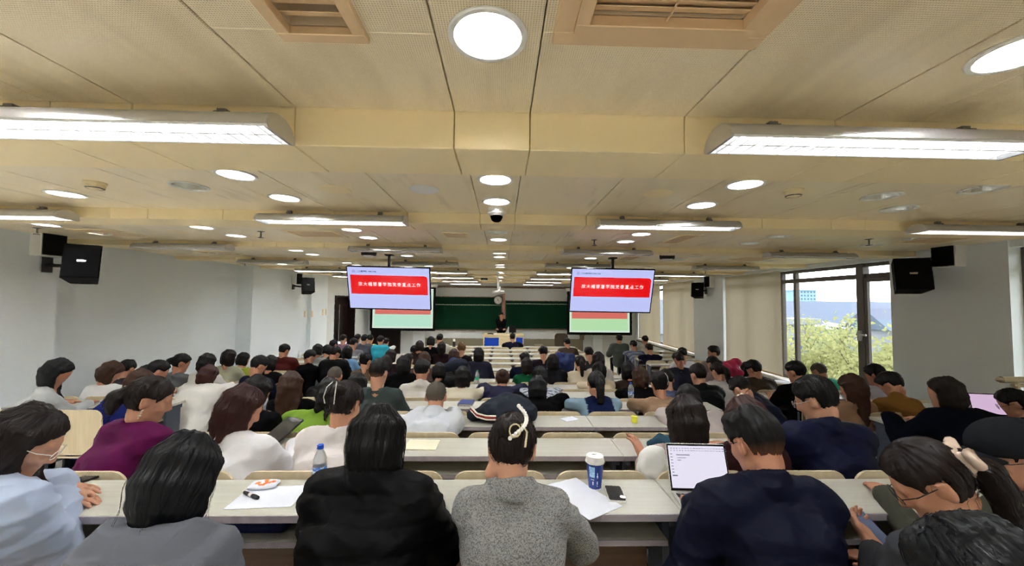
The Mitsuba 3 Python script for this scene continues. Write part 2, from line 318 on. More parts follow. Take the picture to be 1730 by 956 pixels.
def blind(y0, y1, z0, label, seed):
    k = thing('roller_blind', label, 'blind')
    rs = np.random.RandomState(seed); ny, nz = 60, 40
    yy, zz = np.meshgrid(np.linspace(y0, y1, ny), np.linspace(z0, 2.85, nz), indexing='ij')
    w = sum(rs.uniform(.3, 1) * np.sin(yy * fr_ + rs.uniform(0, 6) + 0.3 * zz) for fr_ in (3.1, 5.3, 8.7, 13.0)) * 0.006
    w = w * np.clip((2.85 - zz) / 1.2, 0, 1) + 0.006 * np.sin((yy - y0) * 22 + 2 * zz) * np.clip((2.3 - zz) / 2, 0, 1)
    v = np.stack([XR + 0.015 + w, yy, zz], -1).reshape(-1, 3); i, j = np.meshgrid(np.arange(ny - 1), np.arange(nz - 1), indexing='ij')
    q = np.stack([i * nz + j, (i + 1) * nz + j, (i + 1) * nz + j + 1, i * nz + j + 1], -1).reshape(-1, 4)
    part(k, 'cloth', (v, q), 'blind_cloth', True)
    part(k, 'roller', tube([[XR + 0.02, y0, 2.855], [XR + 0.02, y1, 2.855]], 0.025, 12), 'white_plastic', 30)
    part(k, 'bottom_bar', cbx(XR + 0.003, XR + 0.027, y0, y1, z0 - 0.025, z0 + 0.003, 0.004), 'vent_tan')
blind(7.42, 9.30, 0.77, 'beige roller blind pulled down beside the open window view', 1)
blind(10.85, 12.98, 0.77, 'beige roller blind pulled down between the wall loudspeaker and the bright gap', 2)
blind(13.22, 15.30, 0.77, 'beige roller blind pulled down in the front right corner', 3)
blind(0.7, 3.80, 0.77, 'beige roller blind at the right edge behind the handrail', 4)
# ----------------------------------------------------------------------------- recessed downlights
COLN = ['column along left wall', 'second column from left wall', 'third column from left wall', 'centre column', 'column right of centre', 'second column from windows', 'column along windows']
DL_RING = lathe([[0.108, 0.0], [0.108, -0.004], [0.104, -0.007], [0.092, -0.006], [0.088, 0.0], [0.086, 0.012]], 40)
DL_CONE = lathe([[0.086, 0.002], [0.073, 0.048]], 40)
DL_LENS = lathe([[0.0001, 0.0445], [0.04, 0.0440], [0.0735, 0.047]], 32)
DL_OFFCONE = lathe([[0.086, 0.002], [0.074, 0.07], [0.066, 0.085]], 40)
DL_OFFBULB = lathe([[0.0001, 0.055], [0.03, 0.05], [0.045, 0.075]], 24)
scene['lamp_glow'] = {'type': 'diffuse', 'reflectance': col((0.8, 0.8, 0.8))}
OFFCONEP = mikit.ply(DL_OFFCONE, 'reflector', 30)
RINGP, CONEP, BULBP = mikit.ply(DL_RING, 'white_plastic', 30), mikit.ply(DL_CONE, 'lamp_white', 30), mikit.ply(DL_OFFBULB, 'white_gloss', 30)
LENSP = mikit.ply(DL_LENS, 'lamp_glow', False)
def downlight(x, y, on, label, group):
    k = thing('downlight', label, 'ceiling lamp', group); m = T().translate([x, y, CEIL - 0.001])
    scene[k + '__ring'] = {**RINGP, 'to_world': m}
    if on:
        scene[k + '__reflector'] = {**CONEP, 'to_world': m}
        scene[k + '__lens'] = {**LENSP, 'to_world': m, 'emitter': {'type': 'area', 'radiance': col((LAMP * 0.97, LAMP, LAMP * 1.03))}}
    else:
        scene[k + '__reflector'] = {**OFFCONEP, 'to_world': m}
        scene[k + '__bulb'] = {**BULBP, 'to_world': T().translate([x, y, CEIL + 0.005])}
BAYN = {b: (ORD[b - 1] + ' bay' if b > 0 else 'above the back row' if b == 0 else 'behind the camera') for b in range(-1, 8)}
for b, r, y in ROWS:
    for c, x in enumerate(COLX):
        if b == 7 and y > YF - .3: continue
        on = not (c >= 5 or (b == 2 and r == 0 and c == 3))
        if b <= 0 and c < 5: on = True
        downlight(x, y, on, f"{'lit' if on else 'unlit'} round downlight, {COLN[c]}, {BAYN[b]}{', nearer one' if r == 0 else ', farther one'}", 'recessed ceiling downlights')
for (px, py, nm) in ((320, 314, 'dull unlit downlight between two lit ones on the left, behind the first cross beam'),
                     (1490, 331, 'unlit hanging-edge downlight on the right, nearest the smoke detector')):
    p = at(px, py, z=CEIL); downlight(p[0], p[1], False, nm, None)
# round blank cover plates
CAP = lathe([[0.0001, -0.006], [0.085, -0.006], [0.095, -0.003], [0.098, 0.0]], 36)
CAPW = mikit.ply(CAP, 'white_plastic', 30); CAPC = mikit.ply(CAP, 'beam_cream', 30)
for px, py, w, nm in ((567, 320, 0, 'beige round ceiling cover plate left of the white one'), (717, 320, 1, 'white round ceiling cover plate left of the centre lamps'),
                      (1112, 327, 0, 'beige round ceiling cover plate right of the centre lamps'), (1375, 407, 0, 'beige round ceiling cover plate on the window side, farther bay'),
                      (300, 392, 0, 'beige round ceiling cover plate on the wall side, farther bay')):
    p = at(px, py, z=CEIL); k = single('cover_plate', CAP, 'beam_cream', nm, 'cover plate')
    scene[k] = {**(CAPW if w else CAPC), 'to_world': T().translate([float(p[0]), float(p[1]), CEIL])}

# ----------------------------------------------------------------------------- suspended fluorescent fixtures in front of the beams
def fixture(xc, yb, L, on, blades, label, zb=CEIL - 0.155):
    """silver shell, louvre of white blades below, two tubes"""
    k = thing('strip_light', label, 'strip light', 'long silver strip lights in front of the cross beams')
    y0, y1 = yb - 0.20, yb - 0.03; x0, x1 = xc - L / 2, xc + L / 2; zt = zb + 0.062
    th = np.linspace(0, np.pi / 2, 7)
    near = [(y0 + 0.075 * (1 - math.sin(t)) , zb + 0.062 * (1 - math.cos(t)) ) for t in th]
    prof = [(y0, zb)] + [(y0 + 0.075 * (1 - math.cos(t)), zb + 0.062 * math.sin(t)) for t in th[1:]]
    prof += [(y1 - 0.075 * (1 - math.cos(t)), zb + 0.062 * math.sin(t)) for t in th[::-1][:-1]] + [(y1, zb)]
    P = np.array(prof); n = len(P); t_ = 0.004
    Q = P.copy(); c = P.mean(0); d = c - P; Q += d / np.linalg.norm(d, axis=1, keepdims=True) * t_
    ring = np.vstack([P, Q[::-1]]); m = len(ring)
    v = np.vstack([np.c_[np.full(m, x0), ring], np.c_[np.full(m, x1), ring]]); i = np.arange(m); i2 = (i + 1) % m
    q = np.stack([i, i2, i2 + m, i + m], 1)
    part(k, 'shell', trimesh.Trimesh(v, np.vstack([q[:, [0, 1, 2]], q[:, [0, 2, 3]]]), process=False), 'silver', 40)
    poly = shapely.Polygon([(a, b - 0.0) for a, b in prof] + [(y1 - 0.01, zb - 0.008), (y0 + 0.01, zb - 0.008)])
    for xe in (x0 - 0.012, x1):
        e = trimesh.creation.extrude_polygon(poly, 0.012, engine='earcut'); e = trimesh.Trimesh(np.c_[e.vertices[:, 2] + xe, e.vertices[:, :2]], e.faces, process=False)
        part(k, 'end_cap', e, 'silver', False)
    for yy in (y0 + 0.06, y1 - 0.06):
        zt_ = zb + (0.026 if yb < 8 else -0.004); tb = tube([[x0 + 0.02, yy, zt_], [x1 - 0.02, yy, zt_]], 0.012, 8)
        kk = part(k, 'lamp_tube', tb, 'white_gloss' if not on else 'lamp_glow')
        if on: scene[kk]['emitter'] = {'type': 'area', 'radiance': col((TUBE * 0.94, TUBE, TUBE * 1.06))}
    bl = []
    if blades:
        for xx in np.linspace(x0 + 0.03, x1 - 0.03, blades):
            bl.append(cbx(xx - 0.0022, xx + 0.0022, y0 + 0.012, y1 - 0.012, zb - 0.002, zb + 0.016, 0.0004))
    if blades > 24:
        part(k, 'louvre', cat(bl), 'white_gloss', stuff=True)
    else:
        for m_ in bl: part(k, 'louvre_blade', m_, 'white_gloss')
    part(k, 'louvre_rail', cat(cbx(x0, x1, (y0 + y1) / 2 - 0.003, (y0 + y1) / 2 + 0.003, zb - 0.002, zb + 0.016, .0005), cbx(x0, x1, y0 + 0.004, y0 + 0.012, zb - 0.004, zb + 0.01, .001), cbx(x0, x1, y1 - 0.012, y1 - 0.004, zb - 0.004, zb + 0.01, .001)), 'white_gloss')
    for xx in (x0 + 0.18 * L, x1 - 0.18 * L):
        part(k, 'bracket', cat(cbx(xx - 0.012, xx + 0.012, y1 - 0.1, yb + 0.002, zt + 0.0, zt + 0.012, .001), cbx(xx - 0.016, xx + 0.016, y1 - 0.08, y1 - 0.05, zt - 0.006, zt + 0.03, .001)), 'frame_bronze')
FX = [-3.96, -1.34, 1.33, 3.98]
FN = ['at the far left', 'left of centre', 'right of centre', 'at the far right']
for b, yb in list(enumerate(BEAMS)) + [(-1, -.36)]:
    for c, xc in enumerate(FX):
        on = not (b in (2, 3))
        nb = 24 if b == 0 else (24 if b == 1 and c in (1, 2) else 28)
        fixture(xc, yb, 1.12, on, nb, f"{'lit' if on else 'unlit'} silver louvred strip light {FN[c]}, {'in front of the ' + ORD[b] + ' cross beam' if b >= 0 else 'behind the camera'}", CEIL - (0.155 if b <= 0 else 0.115))

# ----------------------------------------------------------------------------- air vents
def vent(x0, x1, y0, y1, nsl, label, cross=False, fw=0.035, matn='vent_tan', double=False):
    k = thing('air_vent', label, 'air vent')
    z0, z1 = CEIL - 0.014, CEIL + 0.01
    def frame(a, b, c, d, w, z0, z1):
        return cat(cbx(a, b, c, c + w, z0, z1, .002), cbx(a, b, d - w, d, z0, z1, .002), cbx(a, a + w, c + w, d - w, z0, z1, .002), cbx(b - w, b, c + w, d - w, z0, z1, .002))
    part(k, 'frame', frame(x0, x1, y0, y1, fw, z0, z1), matn)
    a, b, c, d = x0 + fw, x1 - fw, y0 + fw, y1 - fw
    if double:
        part(k, 'inner_frame', frame(a, b, c, d, fw * 0.7, z0 - 0.006, z1), matn); a += fw * .7; b -= fw * .7; c += fw * .7; d -= fw * .7
    part(k, 'duct', cat(bx(a - .006, a, c, d, CEIL + .012, CEIL + .2), bx(b, b + .006, c, d, CEIL + .012, CEIL + .2), bx(a, b, c - .006, c, CEIL + .012, CEIL + .2), bx(a, b, d, d + .006, CEIL + .012, CEIL + .2), bx(a, b, c, d, CEIL + .2, CEIL + .206)), 'duct_tan')
    for yy in np.linspace(c, d, nsl + 2)[1:-1]:
        s = cbx(a, b, -0.017, 0.017, -0.0012, 0.0012, .0004); s = xf(s, (0, yy, CEIL + 0.012), rx=24)
        part(k, 'slat', s, matn)
    if cross: part(k, 'divider', cbx((a + b) / 2 - .002, (a + b) / 2 + .002, c, d, CEIL - 0.006, CEIL + 0.0, .0005), matn)
vent(*VENTS[0], 9, 'tan louvred air vent left of the nearest lamp')
vent(*VENTS[1], 10, 'wide tan air vent with a centre divider right of the nearest lamp', True, 0.05, 'vent_tan', True)
for i, (px, py, w, d, nm) in enumerate(((535, 395, 0.55, 0.42, 'flush tan ceiling hatch left of the centre, nearer'), (770, 397, 0.28, 0.34, 'small square ceiling hatch beside the dome camera column'),
        (1148, 404, 0.24, 0.62, 'narrow ceiling grille right of centre, nearer'), (190, 394, 0.5, 0.5, 'ceiling grille near the left wall'),
        (375, 428, 0.5, 0.5, 'ceiling grille left, farther bay'), (1600, 402, 0.5, 0.7, 'ceiling grille close to the window wall'), (1062, 436, 0.3, 0.6, 'narrow ceiling grille right of centre, farther'),
        (1270, 437, 0.6, 0.6, 'large ceiling grille near the windows, farther'))):
    p = at(px, py, z=CEIL); k = thing('ceiling_grille', nm, 'ceiling grille'); x, y = p[0], p[1]
    part(k, 'frame', cat(cbx(x - w / 2, x + w / 2, y - d / 2, y - d / 2 + .03, CEIL - .008, CEIL + .004, .002), cbx(x - w / 2, x + w / 2, y + d / 2 - .03, y + d / 2, CEIL - .008, CEIL + .004, .002),
                         cbx(x - w / 2, x - w / 2 + .03, y - d / 2, y + d / 2, CEIL - .008, CEIL + .004, .002), cbx(x + w / 2 - .03, x + w / 2, y - d / 2, y + d / 2, CEIL - .008, CEIL + .004, .002)), 'beam_cream')
    part(k, 'face', cbx(x - w / 2 + .036, x + w / 2 - .036, y - d / 2 + .036, y + d / 2 - .036, CEIL - .004, CEIL + .004, .002), 'vent_tan')

# ----------------------------------------------------------------------------- detectors, sprinklers, dome camera
DET = lathe([[0.0001, -0.05], [0.022, -0.05], [0.026, -0.042], [0.040, -0.040], [0.047, -0.034], [0.05, -0.014], [0.056, -0.012], [0.056, 0.0]], 28)
for px, py, nm in ((161, 314, 'cream smoke detector on the ceiling at left'), (1340, 327, 'cream smoke detector on the ceiling at right')):
    p = at(px, py - 6, z=CEIL); k = thing('smoke_detector', nm, 'smoke detector')
    part(k, 'body', xf(DET, (p[0], p[1], CEIL)), 'cream_plastic', 30)
    part(k, 'slot', xf(lathe([[0.0405, -0.0415], [0.0465, -0.036]], 28), (p[0], p[1], CEIL - .0005)), 'frame_bronze')
SPR = cat(tube([[0, 0, 0], [0, 0, -0.05]], 0.007, 8), lathe([[0.0001, -0.062], [0.024, -0.06], [0.024, -0.056], [0.0001, -0.055]], 14), lathe([[0.0001, -0.001], [0.03, -0.002], [0.032, 0]], 16))
for i, (px, py) in enumerate(((441, 391), (1468, 404), (1004, 405), (63, 385), (414, 443), (1192, 457))):
    p = at(px, py, z=CEIL); single('sprinkler', xf(SPR, (p[0], p[1], CEIL), s=1.15), 'frame_bronze', f"small ceiling sprinkler head {['left of centre', 'near the window-side loudspeaker', 'right of centre by the strip light', 'by the left wall speaker', 'farther left, above the left wall', 'farther right, above the blinds'][i]}", 'sprinkler', 30)
p = at(839, 352, y=2.93); cx = p[0]; cy = 2.93
k = thing('dome_camera', 'white and black dome security camera hanging below the centre downlights', 'security camera')
part(k, 'housing', xf(lathe([[0.066, 0.0], [0.066, -0.028], [0.07, -0.034], [0.07, -0.042], [0.05, -0.062], [0.0001, -0.062]], 32), (cx, cy, CEIL), s=1.0), 'white_gloss', 30)
part(k, 'dome', xf(lathe([[0.047, 0.0], [0.046, -0.016], [0.038, -0.034], [0.022, -0.046], [0.0001, -0.05]], 28), (cx, cy, CEIL - 0.06)), 'smoked', 30)
for i, (px, py, nm) in enumerate(((623, 432, 'dark dome camera on the ceiling left of the left screen'), (1127, 438, 'dark and white ceiling camera right of the right screen'), (818, 473, 'small dark ceiling camera near the front'))):
    p = at(px, py, z=CEIL - .06); k = thing('ceiling_camera', nm, 'security camera')
    part(k, 'base', xf(lathe([[0.11, 0.0], [0.11, -0.05], [0.09, -0.06], [0.0001, -0.06]], 24), (p[0], p[1], CEIL)), 'black_plastic', 30)
    part(k, 'cap', xf(lathe([[0.085, -0.058], [0.07, -0.08], [0.0001, -0.085]], 24), (p[0], p[1], CEIL)), 'white_plastic', 30)
# ----------------------------------------------------------------------------- desks and tip-up seats
UW = 1.55
BLOCKS = {'left block': ([-4.97], range(3, 14)), 'centre block': ([-2.325, -0.775, 0.775], range(0, 14)), 'right block': ([3.42], range(1, 14))}
BLOCKS = {'left block': ([-4.20], range(3, 13)), 'centre block': ([-1.55, 0.0, 1.55], range(0, 14)), 'right block': ([4.20], range(1, 13))}
hw = UW / 2
DESK = {
    'top': mikit.ply(cbx(-hw + .0015, hw - .0015, 0.004, DD, DH - .026, DH, .003), 'laminate'),
    'edge_band': mikit.ply(cbx(-hw + .0015, hw - .0015, -0.001, 0.004, DH - .030, DH - .0005, .001), 'edge_grey'),
    'shelf': mikit.ply(cat(cbx(-hw + .05, hw - .05, 0.05, DD - .03, DH - .155, DH - .135, .002)), 'laminate'),
    'shelf_edge': mikit.ply(cbx(-hw + .05, hw - .05, 0.044, 0.0505, DH - .157, DH - .133, .001), 'edge_grey'),
    'panel': mikit.ply(cbx(-hw + .05, hw - .05, DD - .03, DD - .012, DH - .42, DH - .027, .002), 'wood_dark'),
    'leg': mikit.ply(cat(cbx(-hw + .02, -hw + .05, 0.10, DD - .04, 0.03, DH - .026, .004), cbx(-hw + .015, -hw + .055, 0.02, DD + .01, 0, .035, .004), cbx(-hw + .02, -hw + .05, 0.03, DD - .02, DH - .07, DH - .026, .004)), 'steel_navy'),
    'leg_001': mikit.ply(cat(cbx(hw - .05, hw - .02, 0.10, DD - .04, 0.03, DH - .026, .004), cbx(hw - .055, hw - .015, 0.02, DD + .01, 0, .035, .004), cbx(hw - .05, hw - .02, 0.03, DD - .02, DH - .07, DH - .026, .004)), 'steel_navy'),
}
def seat_back():
    m = prism(rrect(0.47, 0.40, 0.07, 6, bottom=True), 0.013)                       # in xy, thick along z
    v = m.vertices
    return trimesh.Trimesh(np.c_[v[:, 0], v[:, 2] - 0.06 * np.clip(v[:, 1], -1, 0.25) - 0.006, v[:, 1] + 0.655], m.faces[:, ::-1], process=False)
def low_back():
    m = seat_back(); m.vertices[:, 2] = np.minimum(m.vertices[:, 2], .80); return m
def seat_pan():
    m = prism(rrect(0.44, 0.38, 0.05, 5), 0.016); m.apply_translation([0, 0.20, 0.425]); return m
SEAT = {
    'backrest': mikit.ply(seat_back(), 'ply_seat'),
    'seat_pan': mikit.ply(seat_pan(), 'ply_seat'),
    'stanchion': mikit.ply(cat(cbx(-.262, -.248, .006, .035, .30, .70, .003), cbx(-.264, -.246, .0, .25, .36, .41, .003)), 'steel_navy'),
    'pedestal': mikit.ply(cat(cbx(-.03, .03, .10, .18, .02, .425, .004), cbx(-.06, .06, .05, .26, 0, .022, .004)), 'steel_navy'),
}
def drop_back(dz):
    m = seat_back(); m.vertices[:, 2] -= dz; return m
SEATF = {**SEAT, 'backrest': mikit.ply(drop_back(.05), 'ply_seat')}
SEAT0 = {**SEAT, 'backrest': mikit.ply(low_back(), 'ply_seat')}
for bn, (xs, rows) in BLOCKS.items():
    for k in rows:
        for ui, xc in enumerate(xs):
            pos = f"{ORD[k]} row from the camera"
            side = '' if len(xs) == 1 else ', ' + ['left', 'middle', 'right'][ui] + ' unit'
            if not (bn == 'centre block' and k == 13 and False):
                t = thing('lecture_desk', f"pale laminate lecture desk, {ORD[k]} row, {bn}{side}", 'desk', 'lecture desks in rows')
                for pn, d in DESK.items():
                    scene[t + '__' + pn] = {**d, 'to_world': T().translate([xc, row_y(k), tier(k)])}
            for s in range(3):
                xx = xc + (s - 1) * UW / 3; n = ui * 3 + s
                t = thing('lecture_chair', f"pale plywood lecture chair, {ORD[k]} row, {bn}, {ORD[n]} from the left", 'chair', 'fixed plywood lecture chairs')
                for pn, d in (SEAT0 if k == 0 else SEAT if k < 7 else SEATF).items():
                    scene[t + '__' + pn] = {**d, 'to_world': T().translate([xx - (.10 if bn == 'left block' else 0), row_y(k) - .43, tier(k)])}

# ----------------------------------------------------------------------------- hanging screens
# strokes of the thirteen characters on the slide, on a grid of 0..20 (x right, y up)
STROKES = [
    [[(5, 19), (6, 16)], [(1, 15), (10, 15)], [(4, 15), (3, 8), (1, 2)], [(4, 10), (8, 10), (8, 3), (6, 2)], [(13, 19), (11, 12)], [(12, 15), (19, 15)], [(17, 15), (15, 8), (10, 2)], [(12, 11), (15, 6), (19, 2)]],
    [[(2, 12), (18, 12)], [(10, 19), (10, 12), (7, 6), (2, 2)], [(10, 12), (13, 6), (18, 2)]],
    [[(2, 14), (2, 5)], [(2, 14), (8, 14), (8, 6)], [(5, 19), (5, 1)], [(10, 18), (19, 18)], [(11, 15), (18, 15), (18, 12), (11, 12), (11, 15)], [(11, 9), (18, 9), (18, 1), (11, 1), (11, 9)], [(14, 9), (14, 1)], [(11, 5), (18, 5)]],
    [[(6, 19), (6, 16)], [(1, 16), (11, 16)], [(3, 14), (4, 11)], [(9, 14), (8, 11)], [(1, 10), (11, 10)], [(3, 7), (9, 7), (9, 2), (3, 2), (3, 7)], [(13, 18), (13, 1)], [(13, 18), (18, 18), (15, 12), (18, 8), (15, 5)]],
    [[(3, 18), (17, 18), (17, 14), (3, 14), (3, 18)], [(8, 18), (8, 14)], [(12, 18), (12, 14)], [(4, 11), (15, 11)], [(9, 13), (9, 8)], [(1, 8), (19, 8)], [(16, 12), (8, 6), (2, 3)], [(7, 6), (15, 6), (15, 1), (7, 1), (7, 6)], [(7, 3.5), (15, 3.5)]],
    [[(4, 19), (6, 16)], [(9, 19), (10, 16)], [(16, 19), (13, 16)], [(2, 12), (2, 15), (18, 15), (17, 12)], [(6, 12), (14, 12), (10, 9)], [(10, 9), (10, 2), (8, 2)], [(2, 7), (18, 7)]],
    [[(2, 18), (2, 1)], [(2, 18), (6, 18), (4, 13), (6, 9), (4, 7)], [(13, 19), (13, 17)], [(8, 13), (8, 16), (19, 16), (18, 13)], [(10, 12), (17, 12)], [(8, 8), (19, 8)], [(12, 8), (11, 4), (7, 1)], [(15, 8), (15, 2), (19, 2), (19, 5)]],
    [[(10, 19), (10, 15)], [(5, 18), (7, 15)], [(15, 18), (13, 15)], [(2, 12), (2, 15), (18, 15), (17, 12)], [(6, 12), (14, 12), (14, 8), (6, 8), (6, 12)], [(8, 8), (7, 4), (2, 1)], [(12, 8), (12, 2), (18, 2), (18, 5)]],
    [[(15, 19), (5, 17)], [(2, 15), (18, 15)], [(10, 17), (10, 10)], [(10, 15), (3, 11)], [(10, 15), (17, 11)], [(1, 8), (19, 8)], [(9, 10), (6, 5), (14, 2), (16, 1)], [(14, 8), (11, 4), (4, 1)]],
    [[(15, 19), (5, 17.5)], [(2, 15.5), (18, 15.5)], [(5, 13), (15, 13), (15, 7), (5, 7), (5, 13)], [(5, 10), (15, 10)], [(10, 18), (10, 1.5)], [(3, 4.5), (17, 4.5)], [(1, 1.5), (19, 1.5)]],
    [[(10, 19), (10, 12)], [(10, 16), (17, 16)], [(4, 12), (16, 12), (16, 7), (4, 7), (4, 12)], [(3, 5), (1, 1)], [(8, 4), (8, 1)], [(12, 4), (13, 1)], [(16, 5), (19, 1)]],
    [[(3, 16), (17, 16)], [(10, 16), (10, 3)], [(1, 3), (19, 3)]],
    [[(6, 19), (2, 11)], [(4, 14), (4, 1)], [(10, 19), (7, 12)], [(9, 15), (19, 15)], [(12, 15), (12, 1)], [(12, 10.5), (18, 10.5)], [(12, 6), (18, 6)]],
]
GS = [shapely.union_all([shapely.LineString(s).buffer(1.15, quad_segs=1, cap_style='square') for s in g]) for g in STROKES]
def flat(shape, sx, sz, ox, oz, y):
    """shape polygons into the local x-z plane at depth y (front face towards -y)"""
    ms = []
    for g in getattr(shape, 'geoms', [shape]):
        v, f = trimesh.creation.triangulate_polygon(g, engine='earcut')
        ms.append(trimesh.Trimesh(np.c_[v[:, 0] * sx + ox, np.full(len(v), y), v[:, 1] * sz + oz], f, process=False))
    return cat(ms)
def emit(k, c, s=1.0):
    scene[k]['emitter'] = {'type': 'area', 'radiance': col(np.array(c) * SCREEN * s)}
def emesh(m, flip_to=(0, -1, 0)):
    m = m.copy(); n = np.cross(m.vertices[m.faces[:, 1]] - m.vertices[m.faces[:, 0]], m.vertices[m.faces[:, 2]] - m.vertices[m.faces[:, 0]])
    f = m.faces.copy(); bad = n @ np.array(flip_to) < 0; f[bad] = f[bad][:, ::-1]
    return trimesh.Trimesh(m.vertices, f, process=False)
def tv(corners, label):
    """corners TL, TR, BR, BL in world"""
    TL, TR, BR, BL = [np.array(c) for c in corners]
    C = (TL + TR + BR + BL) / 4; ex = (TR - TL + BR - BL); W = np.linalg.norm(ex) / 2; ex = ex / np.linalg.norm(ex)
    ez = (TL + TR - BL - BR); ez -= ex * (ez @ ex); H = np.linalg.norm(ez) / 2; ez /= np.linalg.norm(ez); ey = np.cross(ez, ex)
    M = np.eye(4); M[:3, 0], M[:3, 1], M[:3, 2], M[:3, 3] = ex, ey, ez, C
    k = thing('hanging_screen', label, 'screen')
    def P(name, m, b, sm=False, **kw):
        m = m.copy(); m.apply_transform(M); return part(k, name, m, b, sm, **kw)
    P('casing', cat(cbx(-W / 2 - .012, W / 2 + .012, 0.002, 0.05, -H / 2 - .016, H / 2 + .012, .004)), 'black_plastic')
    P('bezel', cat(cbx(-W / 2 - .012, W / 2 + .012, -.006, .003, H / 2 - .001, H / 2 + .012, .002), cbx(-W / 2 - .012, W / 2 + .012, -.006, .003, -H / 2 - .016, -H / 2 + .001, .002),
                   cbx(-W / 2 - .012, -W / 2 + .001, -.006, .003, -H / 2, H / 2, .002), cbx(W / 2 - .001, W / 2 + .012, -.006, .003, -H / 2, H / 2, .002)), 'black_plastic')
    d = P('display', emesh(trimesh.Trimesh([[-W / 2, 0, -H / 2], [W / 2, 0, -H / 2], [W / 2, 0, H / 2], [-W / 2, 0, H / 2]], [[0, 1, 2], [0, 2, 3]], process=False)), 'screen_glow')
    emit(d, rgb(196, 204, 255), 0.8)
    bn = shapely.box(-.47 * W, -.145 * H, .475 * W, .31 * H); bn = bn.difference(shapely.box(.44 * W, .24 * H, .5 * W, .4 * H)).union(shapely.Point(.44 * W, .24 * H).buffer(.035 * W))
    bn = bn.intersection(shapely.box(-.47 * W, -.2 * H, .475 * W, .31 * H))
    r = P('banner', emesh(flat(bn, 1, 1, 0, 0, -.0012)), 'screen_glow', label='red banner of the slide'); emit(r, rgb(222, 0, 6), 0.95)
    tx = [emesh(flat(g, .0025 * W, .0025 * W * 1.05, -.376 * W + i * .0595 * W, .048 * H, -.0024)) for i, g in enumerate(GS)]
    e = P('lettering', cat(tx), 'screen_glow', label='row of thirteen white Chinese characters'); emit(e, rgb(255, 226, 226), 1.0)
    ring = shapely.Point(0, 0).buffer(1).difference(shapely.Point(0, 0).buffer(.78)).union(shapely.Point(0, 0).buffer(.45).difference(shapely.box(-.1, -.5, .1, .5)))
    lg = emesh(flat(ring, .019 * W, .019 * W, -.425 * W, .395 * H, -.0012)); l1 = P('emblem', lg, 'screen_glow', label='round purple emblem'); emit(l1, rgb(128, 120, 200), 0.8)
    hd = [emesh(flat(GS[i], .0012 * W, .0012 * W, -.385 * W + j * .024 * W, .375 * H, -.0012)) for j, i in enumerate((11, 1, 9, 5, 6))] + \
         [emesh(flat(GS[i], .0009 * W, .0009 * W, -.245 * W + j * .019 * W, .38 * H, -.0012)) for j, i in enumerate((3, 4, 11, 12, 9))]
    l2 = P('header_text', cat(hd), 'screen_glow', label='small dark heading text'); emit(l2, rgb(52, 84, 140), 0.7)
    top = C + ez * H / 2 + ey * .04
    part(k, 'pole', tube([C + ey * .06, [top[0], top[1] + .01, top[2] - .05], [top[0], top[1] + .01, CEIL]], 0.022, 10), 'black_plastic', 30)
    part(k, 'mount', xf(cbx(-.06, .06, -.06, .06, -.02, 0, .003), (top[0], top[1] + .01, CEIL)), 'black_plastic')
tv((at(585.5, 450.5, y=6.05), at(725, 453.5, y=6.05), at(727, 523, y=6.26), at(592.5, 519.5, y=6.26)), 'hanging flat screen with a red banner slide on the left')
tv((at(967, 454, y=6.05), at(1106, 456.5, y=6.05), at(1097, 527.5, y=6.26), at(962.5, 525, y=6.26)), 'hanging flat screen with a red banner slide on the right')

def proj(x0, x1, z0, z1, y, label, tint):
    k = thing('projection_screen', label, 'projection screen')
    part(k, 'border', cat(cbx(x0 - .09, x1 + .09, y, y + .02, z0 - .1, z0, .003), cbx(x0 - .09, x0, y, y + .02, z0, z1, .003), cbx(x1, x1 + .09, y, y + .02, z0, z1, .003), cbx(x0 - .09, x1 + .09, y, y + .02, z1, z1 + .09, .003)), 'black_matte')
    part(k, 'case', cbx(x0 - .15, x1 + .15, y - .05, y + .07, z1 + .06, z1 + .18, .01), 'white_plastic')
    def q(n, a, b, c, d, dy, colr, s=1.0, lab=None):
        m = emesh(trimesh.Trimesh([[a, y + dy, c], [b, y + dy, c], [b, y + dy, d], [a, y + dy, d]], [[0, 1, 2], [0, 2, 3]], process=False))
        kk = part(k, n, m, 'screen_glow', label=lab); emit(kk, colr, s)
    for xx in (x0 + .2, x1 - .2): part(k, 'hanger', tube([[xx, y + .02, z1 + .15], [xx, y + .02, CEIL]], .012, 6), 'black_plastic')
    w, h = x1 - x0, z1 - z0
    q('fabric', x0, x1, z0, z1, 0.010, rgb(214, 236, 216), 0.78)
    q('slide', x0 + .03 * w, x1 - .03 * w, z0 + .05 * h, z1 - .1 * h, 0.008, tint, 0.78)
    q('banner', x0 + .04 * w, x1 - .04 * w, z0 + .35 * h, z0 + .74 * h, 0.006, rgb(214, 108, 98), 0.85, 'washed-out red banner of the projected slide')
P0, P1 = at(628.5, 554, y=14.95), at(731, 556, y=14.95)
proj(P0[0], P1[0], P0[2], P0[2] + 1.55, 14.95, 'lowered projection screen behind the left hanging screen', rgb(186, 232, 208))
P0, P1 = at(962, 557, y=14.95), at(1064, 562, y=14.95)
proj(P0[0], P1[0], P1[2], P1[2] + 1.55, 14.95, 'lowered projection screen behind the right hanging screen', rgb(186, 230, 178))

